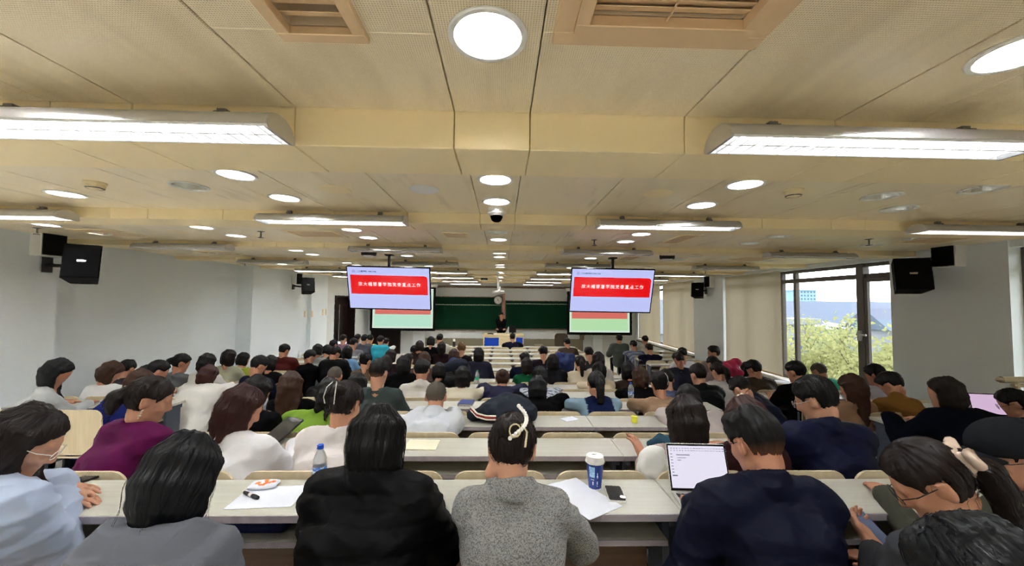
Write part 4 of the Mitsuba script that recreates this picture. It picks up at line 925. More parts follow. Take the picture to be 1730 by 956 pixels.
    if vest is not None:     # sleeves in a second colour
        dl = [np.linalg.norm(np.cross(v - SH[i], N_(E[i] - SH[i])), axis=1) for i in (0, 1)]
        side_ = np.abs((v - N) @ rt) > sw - .015
        fwd_ = np.minimum(np.linalg.norm(v - E[0], axis=1), np.linalg.norm(v - E[1], axis=1)) < .13
        lower = np.minimum(np.linalg.norm(v - W[0], axis=1), np.linalg.norm(v - W[1], axis=1)) < .2
        cc[side_ | fwd_ | lower] = dye(vest)
    if mat_top: part(key, 'top', (v, f), mat_top, True)
    else: part(key, 'top', (v, f), kind, True, color=cc)
    # -- trousers and shoes
    if k <= 13:
        t = SDF(.04); kn, an = [], []
        for s in (-1, 1):
            if standing: K = np.array([hipc[0] + s * .085, hy + .02 * facing, z0 + .48]); A = np.array([hipc[0] + s * .085, hy, z0 + .09])
            else: K = np.array([hipc[0] + s * .11, hy + .40 * g, z0 + .50]); A = np.array([hipc[0] + s * .11, hy + .36 * g, z0 + .10])
            kn.append(K); an.append(A)
            t.cone(hipc + np.array([s * .08, 0, -.02]), K, .085, .062, .04); t.cone(K, A, .060, .045, .03)
        t.cone(hipc + np.array([-.08, -.02, .0]), hipc + np.array([.08, -.02, .0]), .098, .098, .05)
        v, f = nets(t, max(fz * 2.4, .02)); part(key, 'trousers', (v, f), 'cloth', True, color=vcol(v, dye(bottoms)))
        if k <= 3:
            for s in (0, 1):
                sh = SDF(.02); A = an[s]; sh.cone([A[0], A[1] - .03, z0 + .05], [A[0], A[1] + .15 * facing, z0 + .038], .042, .036); v, f = nets(sh, .014)
                part(key, 'shoe', (v, f), 'glossy', True, color=vcol(v, rgb(28, 26, 26)))
    # -- hair
    make_hair(key, hair, hc, R, C, g, N, ut, bk, rt, c, hl, k, fz, rs, near, lock_front)
    info = dict(key=key, C=C, R=R, N=N, W=W, E=E, g=g, ut=ut, rt=rt, bk=bk, Rh=Rh, SH=SH, hipc=hipc)
    if extra: extra(info)
    return info

def strands(v, n, rs, count, length, r0, down, C, R, start=None):
    from scipy.spatial import cKDTree
    tr = cKDTree(v); i = rs.choice(len(v) if start is None else start, count); P = [v[i] + n[i] * .0015]; dirv = np.zeros((count, 3)); st = length / 10
    for q in range(10):
        _, j = tr.query(P[-1]); nn = n[j]
        rad = (P[-1] - (C + R @ np.array([0, -.02, .115]))); rad /= np.linalg.norm(rad, axis=1, keepdims=True) + 1e-9
        w = np.array([0, 0, -1.0]) * 1.0 + rad * .7 + dirv * 1.2 + rs.normal(0, .10, (count, 3))
        w -= nn * np.clip((w * nn).sum(1), None, 0)[:, None]
        w /= np.linalg.norm(w, axis=1, keepdims=True) + 1e-9; dirv = w
        p = P[-1] + w * st
        dd, j = tr.query(p); pr = v[j] + n[j] * (.0012 + .002 * rs.rand(count, 1)); p = np.where((dd < .02)[:, None], p * .35 + pr * .65, p); P.append(p)
    P = np.stack(P, 1)
    l = (P - C) @ R; bad = ((l[:, :, 1] > .045) & (l[:, :, 2] < .055) & (np.abs(l[:, :, 0]) < .085)).any(1)
    dd, _ = tr.query(P.reshape(-1, 3)); dd = dd.reshape(P.shape[:2]); bad |= (dd[:, 4:] > .012).sum(1) > 2
    P = P[~bad]; count = len(P)
    if not count: return np.zeros((0, 3)), np.zeros((0, 3), int)
    k = P.shape[1]; rad_ = r0 * np.linspace(1, .35, k)
    t = np.gradient(P, axis=1); t /= np.linalg.norm(t, axis=2, keepdims=True) + 1e-9
    a = np.cross(t, np.array([.3, .5, .81])); a /= np.linalg.norm(a, axis=2, keepdims=True) + 1e-9; b = np.cross(t, a)
    ang = np.arange(3) * 2 * np.pi / 3
    V = P[:, :, None] + rad_[None, :, None, None] * (np.cos(ang)[None, None, :, None] * a[:, :, None] + np.sin(ang)[None, None, :, None] * b[:, :, None])
    V = V.reshape(-1, 3); ii, jj, ss = np.meshgrid(np.arange(k - 1), np.arange(3), np.arange(count), indexing='ij')
    base = ss * k * 3; j2 = (jj + 1) % 3
    q = np.stack([base + ii * 3 + jj, base + ii * 3 + j2, base + (ii + 1) * 3 + j2, base + (ii + 1) * 3 + jj], -1).reshape(-1, 4)
    return V, np.vstack([q[:, [0, 1, 2]], q[:, [0, 2, 3]]])

def make_hair(key, style, hc, R, C, g, N, ut, bk, rt, cl, hl, k, fz, rs, near, lock_front):
    L = lambda *p: C + R @ (np.array(p) * g)
    Lf = lambda q: ((q - C.astype(F32)) @ R.astype(F32)) / F32(g)
    vol = {'short': .006, 'messy': .006, 'fade': .005, 'buzz': .005, 'cap': .006, 'bun': .014, 'pony': .013}.get(style, .013)
    s = SDF(.022)
    s.ell(L(0, -.010, .022), R, np.array((.075 + vol * (1.0 if style not in ('fade',) else .55), .095 + vol, .089 + vol * 1.1)) * g, .02)
    if style in ('fade', 'short', 'messy'): s.ell(L(0, -.006, .042), R, np.array((.080, .103, .088)) * g, .02)
    if style in ('short', 'messy', 'fade'):
        for _ in range(9 if near else 4):
            a = rs.uniform(-2.4, 2.4); e = rs.uniform(.1, 1.2); p = L(.078 * math.sin(a) * math.cos(e), -.085 * math.cos(a) * math.cos(e), .025 + .092 * math.sin(e)); s.ell(p, R, np.array((.03, .03, .022)) * g, .02)
    low = {'short': -.055, 'fade': -.085, 'buzz': -.065, 'messy': -.07, 'cap': -.05, 'bun': -.075, 'pony': -.07}.get(style, -.09)
    def cutter(q):
        l = Lf(q)
        fa = (l[:, 1] - .084) * .80 - (l[:, 2] - .066) * .60            # in front of the hairline
        ear = -(l[:, 2] - low + .55 * np.clip(l[:, 1] + .02, 0, 1))
        side = np.minimum(.032 - np.abs(l[:, 2] + .012), .028 - np.abs(l[:, 1] - .002)) if style in ('short', 'fade', 'buzz', 'cap', 'pony', 'bun') else np.full(len(q), -1.0)
        return -np.maximum(np.maximum(fa, ear), side) * F32(g)
    cut2 = lambda q: -cutter(q)
    if style in ('short', 'fade', 'buzz', 'messy', 'bun', 'pony', 'cap'):
        s.sub(lambda q: cutter(q), .012)
        parts_extra = SDF(.015)
    else:
        s.sub(lambda q: -np.maximum((Lf(q)[:, 1] - .080) * .80 - (Lf(q)[:, 2] - .070) * .60, -(Lf(q)[:, 2] + .04)) * F32(g), .012)
    m = SDF(.018); m.P = list(s.P)
    tail = None
    down = np.array([0, 0, -1.0])
    def push(q, r):
        for _ in range(3):
            q4 = np.stack([q, q + [.004, 0, 0], q + [0, .004, 0], q + [0, 0, .004]]); dv = cl(q4, .2)
            if dv[0] > r * .75: break
            gr = N_(dv[1:] - dv[0]); q = q + gr * min(.05, (r * .75 - dv[0]) * .9)
        return q
    T_ = SDF(.016)
    if style in ('long', 'bob', 'wavy', 'mid'):
        na = (13 if near else 9 if k <= 3 else 7)
        lim = 1.85 if style != 'bob' else 1.75
        for i, a in enumerate(np.linspace(-lim, lim, na)):
            sx, sy = math.sin(a), -math.cos(a)
            edge = abs(a) / lim
            p0, p1, p2 = (.028 * sx, -.03 + .03 * sy, .098), (.070 * sx, -.010 + .086 * sy, .045), (.073 * sx, -.010 + .088 * sy, -.03)
            pts = [L(*p0), L(*p1), L(*p2)]; q = pts[-1].copy()
            out = N_(R @ np.array([sx, sy, 0])); ln = hl * (1 - .22 * edge * (style != 'bob')) * (1 + .10 * rs.randn() * (style != 'bob'))
            ns = max(2, int(ln / .055)); dirw = N_(.55 * (-R[:, 2]) + .45 * down)
            for j in range(ns):
                tt = j / ns
                dirw = N_(dirw * .6 + down * .5 - out * (.10 if style != 'wavy' else -.02))
                q = q + dirw * ln / ns
                if style == 'wavy': q = q + rt * .012 * math.sin(j * 1.9 + i) + bk * .01 * math.cos(j * 1.7 + i * 2)
                q = push(q, .02); pts.append(q.copy())
            n_ = len(pts); rad = [.022, .025, .025] + list(np.linspace(.025, (.009 if style != 'bob' else .015), n_ - 3))
            T_.chain(pts, [r * g for r in rad], .016)
            if lock_front and edge > .8: pass
    if style == 'bun':
        T_.ell(L(0, -.098, .045), R, np.array((.050, .040, .042)) * g); T_.ell(L(.02, -.112, .055), R, np.array((.03, .025, .028)) * g)
    if style in ('pony', 'lowpony'):
        base = L(0, -.108, .015); q = base.copy(); pts = [L(0, -.09, .02), base]; dirw = N_(R @ np.array([0, -1, .1]))
        ns = max(3, int(hl / .05))
        for j in range(ns):
            dirw = N_(dirw * .55 + down * .6); q = push(q + dirw * hl / ns, .028); pts.append(q.copy())
        T_.chain(pts, [.03, .022] + list(np.linspace(.034, .012, ns)), .02)
        for o in (-1, 1): T_.chain([p + rt * o * .014 * min(1, j / 2) for j, p in enumerate(pts)], [.024, .018] + list(np.linspace(.026, .008, ns)), .02)
    both = [nets(s, fz)]
    if T_.P:
        face = lambda q: np.where((Lf(q)[:, 1] > .035), np.sqrt((Lf(q)[:, 0] / 1.0) ** 2 + ((Lf(q)[:, 1] - .09) * .9) ** 2 + (Lf(q)[:, 2] + .02) ** 2 * .6) - .066, 1.0)
        T_.sub(face, .012); both.append(nets(T_, fz))
    V, Fc, o = [], [], 0
    for b in both:
        if b is None: continue
        V.append(b[0]); Fc.append(b[1] + o); o += len(b[0])
    v, f = np.vstack(V), np.vstack(Fc); n = vnormals(v, f)
    l = ((v - C) @ R) / g; ang = np.arctan2(l[:, 0], -l[:, 1]); uvu = ang * .16 + .5
    along = l[:, 2] + .25 * l[:, 1]
    if k <= 5:
        dsp = meshkit.noise(np.c_[ang * 14, along * 9, along * 0 + 2], seed=2) + .6 * meshkit.noise(np.c_[ang * 34, along * 12, along * 0 + 7], seed=3) - .8
        v = v + n * (dsp * .0075)[:, None]
    hcol = np.array(HB[hc]); c = vcol(v, hcol)
    if style in ('fade', 'buzz'):      # cropped short at the nape, skin shows through
        w_ = np.clip((-.005 - l[:, 2]) / .06, 0, 1)[:, None] * (.45 if style == 'fade' else .3); c = c * (1 - w_) + np.array(SKIN[1]) * .6 * w_
    uv = np.c_[uvu, along]
    if k <= 2 and style not in ('buzz', 'cap', 'fade'):
        cnt = 340 if k == 0 else 200 if k == 1 else 60
        lenm = {'short': .05, 'messy': .05, 'bun': .07, 'pony': .16}.get(style, min(.26, hl))
        sv, sf = strands(v, n, rs, cnt, lenm, .0011 if k <= 1 else .0016, down, C, R)
        f = np.vstack([f, sf + len(v)]); c = np.vstack([c, vcol(sv, hcol)]); uv = np.vstack([uv, np.tile([.3, .1], (len(sv), 1))]); v = np.vstack([v, sv])
    part(key, 'hair', (v, f), 'hair', True, color=c, uv=uv)
# ----------------------------------------------------------------------------- accessories
def acc(i, name, mesh, m, label=None, smooth=30, color=None):
    if color is not None: return part(i['key'], name, mesh, m, True, label, color=vcol(mesh.vertices, rgb(*color)))
    return part(i['key'], name, mesh, m, smooth, label)
def hl_(i, *p): return i['C'] + i['R'] @ (np.array(p) * i['g'])
def glasses(i, m='black_plastic'):
    ms = []
    for x in (-1, 1):
        ms.append(tube([hl_(i, x * .031 + .023 * math.cos(t), .103 - .004 * math.cos(t) * x, .0 + .018 * math.sin(t)) for t in np.linspace(0, 2 * math.pi, 17)], .0014, 5, False))
        ms.append(tube([hl_(i, x * .054, .100, .004), hl_(i, x * .080, .06, .004), hl_(i, x * .082, .0, .006), hl_(i, x * .080, -.018, -.01)], .0016, 5))
    ms.append(tube([hl_(i, -.008, .106, .003), hl_(i, .008, .106, .003)], .0014, 5)); acc(i, 'glasses', cat(ms), m, 'thin-rimmed glasses')
def earring(i, s=1):
    ms = [trimesh.creation.icosphere(2, r_).apply_translation(hl_(i, s * .083, .0, z_)) for z_, r_ in ((-.046, .006), (-.058, .005), (-.072, .007), (-.086, .004))]
    acc(i, 'earring', cat(ms), 'steel_rail', 'dangling gold and pearl earring')
def clawclip(i, m='white_gloss', lab='pearl claw clip in the hair'):
    ms = []
    for a in np.linspace(-.1, 1.5, 15): ms.append(trimesh.creation.icosphere(2, .0078).apply_translation(hl_(i, .022 + .045 * math.sin(a * 1.9), -.152 - .004 * math.sin(a), .012 + .105 * a / 1.5)))
    k = acc(i, 'claw_clip', cat(ms), m, lab)
    cr = [tube([hl_(i, .03 + .02 * math.cos(t), -.160, .03 + .022 * math.sin(t)) for t in np.linspace(0, 6.2, 14)], .003, 6), tube([hl_(i, .05, -.158, .055), hl_(i, .072, -.150, .03), hl_(i, .068, -.145, -.02)], .004, 6)]
    acc(i, 'clip_ornament', cat(cr), 'steel_rail')
def smallclip(i, p, m='chrome', r=.016, lab='small shiny hair clip'):
    acc(i, 'hair_clip', cat([trimesh.creation.icosphere(1, r * .55).apply_translation(hl_(i, *p) + np.array([dx, 0, dz])) for dx, dz in ((-r, 0), (0, r * .4), (r, 0), (0, -r * .7))]), m, lab)
def slimclip(i, s=1):
    acc(i, 'hair_clip', tube([hl_(i, s * .012, -.150, .085), hl_(i, s * .028, -.162, .05), hl_(i, s * .034, -.155, .0), hl_(i, s * .028, -.135, -.03)], .0032, 6), 'frame_alu', 'slim metal hair clip')
def scrunchie(i):
    rs = np.random.RandomState(5); ms = []
    for a in np.linspace(0, 2 * math.pi, 15)[:-1]:
        q = trimesh.creation.icosphere(2, .017); q.apply_scale([1, .8, 1 + .4 * rs.rand()]); ms.append(q.apply_translation(hl_(i, .036 * math.cos(a), -.108 + .012 * rs.rand(), .015 + .036 * math.sin(a))))
    for s in (-1, 1): ms.append(tube([hl_(i, .02 * s, -.118, .02), hl_(i, .055 * s, -.128, .045), hl_(i, .07 * s, -.122, .01), hl_(i, .03 * s, -.12, .0)], [.012, .016, .016, .008], 8))
    acc(i, 'hair_ribbon', cat(ms), 'glossy', 'pale satin bow in the ponytail', color=(196, 176, 160))
def lanyard(i, c=(20, 84, 60)):
    ax = N_(i['C'] - i['N']); o1, o2 = i['rt'], N_(np.cross(ax, i['rt'])); b0 = i['N'] + i['ut'] * .04
    ms = [tube([b0 + o1 * .084 * math.cos(a) + o2 * .084 * math.sin(a) + i['ut'] * dz_ for a in np.linspace(0, 2 * math.pi, 25)], .0045, 6, False) for dz_ in (0, .007)]
    m = cat(ms); acc(i, 'lanyard', m, 'cloth', 'green lanyard round the collar', color=c)
def cap(i, c=(17, 18, 20), band=None):
    s = SDF(.015); R, C, g = i['R'], i['C'], i['g']
    s.ell(hl_(i, 0, -.006, .036), R, np.array((.090, .112, .088)) * g)
    Ci, Ri = C.astype(F32), R.astype(F32)
    s.sub(lambda q: ((q - Ci) @ Ri)[:, 2] * -1 + .022 - .0 if False else (.018 * g - ((q - Ci) @ Ri)[:, 2]) * -1.0, .006)
    v, f = nets(s, .006); acc(i, 'cap', trimesh.Trimesh(v, f, process=False), 'cloth', 'dark cap', color=c)
    pts = []; vs, fs = [], []
    for a in np.linspace(-1, 1, 15):
        for t in np.linspace(0, 1, 6):
            x = .078 * a * (1 - .12 * t); y = .098 * math.sqrt(max(0, 1 - (a * .78) ** 2)) + t * .075 * (1 - .45 * a * a); vs.append(hl_(i, x, y, .030 - .022 * t - .022 * a * a))
    for p in range(14):
        for q in range(5):
            o = p * 6 + q; fs += [[o, o + 1, o + 7], [o, o + 7, o + 6]]
    vs = np.array(vs); n = len(vs); top = vs + R[:, 2] * .005
    fs = np.array(fs); fs = np.vstack([fs[:, ::-1], fs + n]); b = [i_ * 6 + 5 for i_ in range(15)]
    side = [[b[j], b[j + 1], b[j + 1] + n] for j in range(14)] + [[b[j], b[j + 1] + n, b[j] + n] for j in range(14)]
    acc(i, 'cap_visor', trimesh.Trimesh(np.vstack([vs, top]), np.vstack([fs, side]), process=False), 'cloth', color=c)

# ----------------------------------------------------------------------------- the audience, back row to front row (px, py = top of the head)
D0 = tier(0) + DH
p_ = at(118, 804, y=1.66)
person(42, 687, 0, 'person in a pale blue jacket with long dark hair at the left end, hands folded', 'long', 'darkbrown', (178, 192, 218), 'nylon', yaw=58, pitch=34, turn=30, hl=.36, bulk=.036, dx=-.08,
       handL=((p_[0] - .09, p_[1] + .03, D0 + .075), (.95, .2, -.15)), handR=((p_[0] - .06, p_[1] + .0, D0 + .035), (.92, .35, -.05)), curlL=.35, curlR=.6, extra=lambda i: glasses(i, 'white_plastic'))
person(306, 738, 0, 'person in a grey hoodie with long straight black hair, nearest at left', 'long', 'blueblack', (96, 99, 106), 'cloth', yaw=4, pitch=34, hip=1.03, hl=.54, hood=.09, bulk=.012, handL='lap', handR='lap')
person(638, 686, 0, 'person in a black puffer coat with a black bob', 'bob', 'black', (17, 17, 21), 'nylon', hl=.15, quilt=True, bulk=.024, collar=.025, pitch=20)
p_ = at(990, 862, z=D0 + .05)
person(866, 700, 0, 'person in a speckled grey fleece with pinned-up hair, hand at the ear', 'bun', 'darkbrown', (120, 120, 120), yaw=12, pitch=30, mat_top='fleece_grey', collar=.028, bulk=.004, elbow_out=(.5, 1.9), handL='face', curlL=.9,
       extra=clawclip)
pl, pr = at(1172, 842, z=D0 + .05), at(1222, 836, z=D0 + .05)
person(1278, 690, 0, 'person with cropped black hair and a navy jacket typing on the laptop', 'fade', 'black', (22, 28, 52), 'nylon', female=False, collar=.04, pitch=26, yaw=-14, bulk=.014,
       handL=((pl[0], pl[1] - .05, D0 + .05), (.1, .95, -.15)), handR=((pr[0], pr[1] - .03, D0 + .05), (-.2, .9, -.1)), curlL=.7, curlR=.7, extra=glasses, headfwd=.1)
p_ = at(1478, 915, y=1.36)
def _p6(i): glasses(i); scrunchie(i)
person(1572, 742, 0, 'person in a dark grey top with a bow-tied ponytail looking down at a phone', 'pony', 'darkbrown', (62, 63, 67), yaw=-58, pitch=40, turn=-25, hl=.30, hip=1.22, dx=.05, handL=((p_[0], p_[1], p_[2] - .02), (.2, .8, .35), (-.5, -.3, -.8)), handR='lap', curlL=.8, extra=_p6)
def _p7(i): glasses(i); cap(i)
person(1712, 706, 0, 'person in a black cap and glasses at the right edge', 'cap', 'black', (66, 66, 56), female=False, yaw=-72, pitch=12, turn=-20, hip=1.42, dx=.06, collar=.03, extra=_p7)
person(1690, 888, -1, 'person of whom only black hair shows in the bottom right corner', 'short', 'blueblack', (40, 40, 44), female=False, yaw=-20, pitch=40, hip=.60, zf=tier(0))

def _p9(i): earring(i); smallclip(i, (-.035, -.125, .02))
person(252, 636, 1, 'person in a plum velvet jacket with wavy dark hair and a gold earring', 'pony', 'darkbrown', (82, 14, 60), yaw=56, pitch=22, turn=22, hl=.13, dx=-.10, mat_top='velvet_plum', bulk=.02, extra=_p9)
person(408, 652, 1, 'person in a white blouse with reddish brown hair looking right', 'wavy', 'redbrown', (236, 236, 240), yaw=42, pitch=30, turn=15, hl=.17, dx=.06, bulk=.012)
def _p11(i): slimclip(i, 1); slimclip(i, -1)
person(583, 644, 1, 'person in a cream white sweater with dark hair pinned up', 'bun', 'darkbrown', (232, 226, 226), yaw=14, pitch=26, dx=-.05, bulk=.014, extra=_p11)
p_ = at(1088, 775, y=2.12)
person(1160, 670, 1, 'person with long straight dark hair and one hand resting back beside the laptop', 'long', 'darkbrown', (196, 176, 172), pitch=24, hl=.42, handL=((p_[0], 2.12, p_[2]), (-.35, .3, .85)), curlL=.6)
person(1262, 672, 1, 'person with long reddish hair hidden behind the typist', 'long', 'redbrown', (60, 34, 34), yaw=-10, pitch=34, hl=.40, dx=.04, extra=lambda i: smallclip(i, (-.01, -.06, .118), 'steel_rail', .018, 'bow-shaped hair clip'))
person(1380, 637, 1, 'person with short black hair and a dark navy jacket, turned left', 'short', 'black', (27, 32, 62), 'nylon', female=False, yaw=-36, pitch=24, collar=.03, dx=.06, bulk=.012, extra=lambda i: glasses(i, 'chrome'))

person(433, 635, 2, 'person in black behind the white blouse, hands clasped up', 'bob', 'black', (22, 22, 28), yaw=25, pitch=30, hl=.15, handR='face', curlR=1.0)
person(558, 639, 2, 'person in a grass green sweater with tousled black hair hanging forward', 'wavy', 'black', (112, 142, 52), yaw=10, pitch=32, roll=-18, hl=.30, dx=-.20, bulk=.012)
person(737, 643, 2, 'person with a grey crew cut, white shirt and green lanyard', 'buzz', 'grey', (218, 224, 232), 'nylon', female=False, collar=.035, pitch=26, extra=lambda i: lanyard(i))
person(1163, 651, 2, 'person with a dark shining bob and a pale hair band, behind the long-haired one', 'bob', 'black', (190, 180, 178), pitch=34, hl=.10)
person(1597, 637, 2, 'person with a dark bob in a navy coat leaning on folded arms at right', 'bob', 'darkbrown', (16, 22, 40), yaw=-34, pitch=14, hl=.17, bulk=.022, handL=((3.42, row_y(2) + .12, tier(2) + DH + .06), (.9, .3, 0)), dx=.06)
person(1714, 656, 2, 'person with glasses behind a pinkish laptop at the right edge', 'pony', 'black', (30, 30, 36), yaw=-40, pitch=30, hl=.14, extra=glasses)

person(97, 606, 3, 'person in pale grey with very long black hair, leaning over at the left', 'long', 'blueblack', (186, 190, 192), yaw=62, pitch=36, turn=45, hl=.50, dx=-.20)
person(187, 610, 4, 'person in a white T-shirt with brown hair at the left wall', 'bob', 'brown', (238, 238, 240), yaw=35, pitch=40, hl=.12, dx=-.06, sleeve=.0)
person(236, 624, 3, 'person in a royal blue top with long loose brown hair', 'long', 'brown', (30, 40, 104), yaw=20, pitch=30, hl=.36, dx=-.10)
person(491, 628, 3, 'person with long brown hair over a black top', 'wavy', 'brown', (20, 20, 22), pitch=24, hl=.30)
person(603, 631, 3, 'person with black hair behind the pinned-up dark hair', 'long', 'black', (120, 100, 84), pitch=28, hl=.22)
person(640, 607, 3, 'person with short hair in a grey-green sweatshirt', 'fade', 'black', (66, 76, 74), female=False, yaw=14, pitch=20)
person(908, 636, 3, 'person with very long black hair over a black coat beside the coat pile', 'long', 'blueblack', (16, 16, 18), pitch=26, hl=.34, bulk=.02)
person(1007, 627, 3, 'person in a navy vest with pale blue sleeves and a long ponytail', 'pony', 'black', (26, 36, 74), pitch=26, roll=8, hl=.34, vest=(130, 156, 172))
person(1114, 628, 3, 'person in a tan sweater with a clipped bun', 'bun', 'black', (152, 124, 98), pitch=22, dx=-.04, extra=lambda i: slimclip(i, 1))
person(1253, 636, 3, 'person with cropped hair in navy, hand on the forehead', 'fade', 'black', (24, 32, 56), 'nylon', female=False, yaw=-25, pitch=42, dx=.10, handL='face', curlL=.9)
person(1440, 632, 3, 'person with long chestnut hair and a fawn cardigan near the window', 'long', 'brown', (150, 118, 94), yaw=-30, pitch=28, hl=.36, dx=.05)
person(1506, 628, 3, 'person in a camel jacket propping the chin, by the window', 'short', 'black', (128, 90, 44), yaw=-25, pitch=36, dx=.10, handL='face', curlL=.9, collar=.02, bulk=.012)

person(214, 608, 5, 'person of whom mostly dark hair shows beside the white T-shirt', 'short', 'black', (60, 60, 64), pitch=30, dx=.1)
person(267, 608, 4, 'person with gathered black hair touching the face, left block', 'pony', 'black', (70, 68, 74), yaw=44, pitch=24, hl=.10, handR='face')
person(352, 617, 4, 'person in a loose white jacket with auburn hair at the aisle', 'bob', 'redbrown', (232, 230, 224), 'nylon', yaw=10, pitch=34, hl=.14, dx=.03, bulk=.03)
person(566, 618, 4, 'person with short greying hair in black', 'buzz', 'grey', (20, 20, 22), 'nylon', female=False, yaw=-12, pitch=36, bulk=.02)
person(713, 607, 4, 'person in a white knit sweater with short black hair', 'short', 'black', (226, 222, 214), female=False, pitch=22, collar=.03)
person(782, 619, 4, 'person in cream with straight black hair falling on the back', 'long', 'black', (222, 214, 190), pitch=22, hl=.20)
person(849, 624, 4, 'person in a navy hooded coat with a brown bun', 'bun', 'brown', (26, 26, 68), 'nylon', pitch=26, hood=.05, bulk=.025)
person(912, 619, 4, 'person in a white top with dark blue stripes', 'bob', 'black', (206, 214, 224), pitch=24, hl=.12, stripes=((50, 60, 92), .045, .3))
person(1082, 619, 4, 'person with loose brown hair in a black top, right of the blue vest', 'wavy', 'brown', (24, 22, 24), pitch=26, hl=.18)
person(1126, 624, 4, 'person in a slate blue jacket half hidden by the clipped bun', 'short', 'black', (72, 78, 104), pitch=30)
person(1180, 615, 4, 'person with short hair in a black jacket at the right aisle', 'short', 'darkbrown', (26, 30, 34), 'nylon', female=False, yaw=-20, pitch=16, bulk=.014, collar=.02)
person(1345, 610, 4, 'person in a black T-shirt below the window', 'short', 'black', (20, 20, 22), female=False, yaw=-24, pitch=18, sleeve=.0)
person(1479, 615, 4, 'person in pale lilac with tousled short hair at the window', 'messy', 'black', (176, 174, 190), yaw=-30, pitch=20)

person(306, 597, 5, 'person in a grey T-shirt with a short ponytail seen from the side', 'pony', 'black', (96, 98, 100), yaw=48, pitch=22, hl=.08, turn=20, sleeve=.0)
person(350, 597, 5, 'person with long black hair in white beside the left wall', 'long', 'black', (222, 220, 214), yaw=10, pitch=24, hl=.22)
person(437, 601, 5, 'person with short black hair in a navy sweater, looking right', 'short', 'black', (24, 28, 54), female=False, yaw=38, pitch=30, turn=15)
person(682, 601, 5, 'person with long black hair and a black coat in the centre block', 'long', 'black', (18, 16, 20), pitch=22, hl=.36, bulk=.02)
person(742, 613, 5, 'person in black with a small bright tablet', 'bob', 'black', (22, 22, 26), yaw=-5, pitch=26, hl=.08)
person(1012, 611, 5, 'person in a cream ribbed jacket', 'long', 'black', (222, 208, 180), pitch=24, hl=.16)
person(1061, 611, 5, 'person with black hair in a brown-black top near the centre aisle', 'bob', 'black', (60, 44, 38), pitch=24, hl=.12)
person(1213, 612, 5, 'person in pale grey with a curly ponytail', 'pony', 'darkbrown', (206, 202, 200), yaw=-20, pitch=28, hl=.26)
person(1274, 608, 5, 'person in an olive brown jacket by the sill', 'short', 'black', (74, 62, 46), 'nylon', female=False, yaw=-24, pitch=26, bulk=.015)
person(1384, 612, 5, 'person in a turquoise hooded jacket under the window', 'buzz', 'grey', (44, 176, 142), 'nylon', female=False, yaw=-16, pitch=30, hood=.06, bulk=.02)

person(387, 590, 6, 'person in pale olive with a dark bob at the left wall', 'bob', 'darkbrown', (168, 168, 142), yaw=10, pitch=18, hl=.12)
person(411, 595, 7, 'person in yellow-green beside the pale olive one', 'bob', 'black', (160, 172, 66), yaw=25, pitch=20, hl=.08)
person(457, 600, 6, 'person in black in front of the maroon jacket', 'bob', 'black', (24, 24, 28), yaw=10, pitch=28, hl=.1)
person(618, 596, 6, 'person in brown with a hair clip and bare nape', 'bun', 'black', (98, 80, 62), yaw=26, pitch=22, extra=lambda i: slimclip(i, -1))
person(652, 600, 6, 'person with dark brown hair bent low, left of centre', 'bob', 'darkbrown', (44, 30, 40), pitch=34, hl=.1)
person(766, 604, 6, 'person in a dark coat and a navy cap', 'cap', 'black', (34, 36, 40), 'nylon', female=False, pitch=24, bulk=.02, extra=lambda i: cap(i, (26, 38, 78)))
person(890, 604, 6, 'person with a dark plait in a bottle green sweater', 'long', 'darkbrown', (18, 84, 52), pitch=24, hl=.2)
person(934, 598, 6, 'person with long black hair in a black leather jacket', 'long', 'black', (26, 26, 32), 'nylon', pitch=22, hl=.22, bulk=.015)
person(980, 600, 6, 'person in a cream jacket with a thin plait', 'pony', 'darkbrown', (226, 214, 186), pitch=22, hl=.26, bulk=.015)
person(1011, 594, 6, 'person in white with long dark brown hair', 'long', 'darkbrown', (224, 220, 212), pitch=20, hl=.34)
person(1205, 601, 6, 'person with a dark ponytail beside a rose coat', 'pony', 'black', (150, 132, 128), yaw=-20, pitch=22, hl=.2)
person(1262, 611, 6, 'person in pale blue half hidden by the olive brown jacket', 'bob', 'black', (164, 188, 206), yaw=-10, pitch=26, hl=.1)

person(523, 591, 7, 'person in black resting the chin on a hand, with a red-edged cap', 'short', 'black', (20, 20, 22), yaw=40, pitch=20, handR='face', turn=15)
person(566, 585, 7, 'person in a big black coat near the left aisle', 'short', 'black', (20, 20, 22), 'nylon', yaw=30, pitch=34, bulk=.04)
person(660, 590, 7, 'person with dark curls behind the pale pillar', 'wavy', 'darkbrown', (50, 36, 34), yaw=14, pitch=24, hl=.1)
person(690, 597, 7, 'person with black hair below the white shirt, centre left', 'short', 'black', (40, 36, 40), pitch=30)
person(717, 594, 6, 'person with brown hair beside a white flask', 'bob', 'brown', (84, 66, 60), pitch=26, hl=.08)
person(809, 587, 7, 'person with long black hair in a dark slate jacket among empty rows', 'long', 'black', (44, 44, 60), pitch=18, hl=.28, bulk=.02)
person(887, 595, 7, 'person with short black hair in navy, right of the empty rows', 'short', 'black', (22, 30, 56), female=False, pitch=28, bulk=.02)
person(943, 594, 7, 'person with light brown hair mostly hidden by black hair', 'bob', 'lightbrown', (196, 186, 166), pitch=26, hl=.08)
person(1147, 595, 7, 'person in a slate jumper bent over a desk, right block', 'short', 'darkbrown', (48, 50, 66), female=False, pitch=34, yaw=-10)
person(1206, 584, 7, 'person seen in profile facing left below the second blind', 'short', 'black', (150, 132, 126), female=False, yaw=-74, pitch=4)

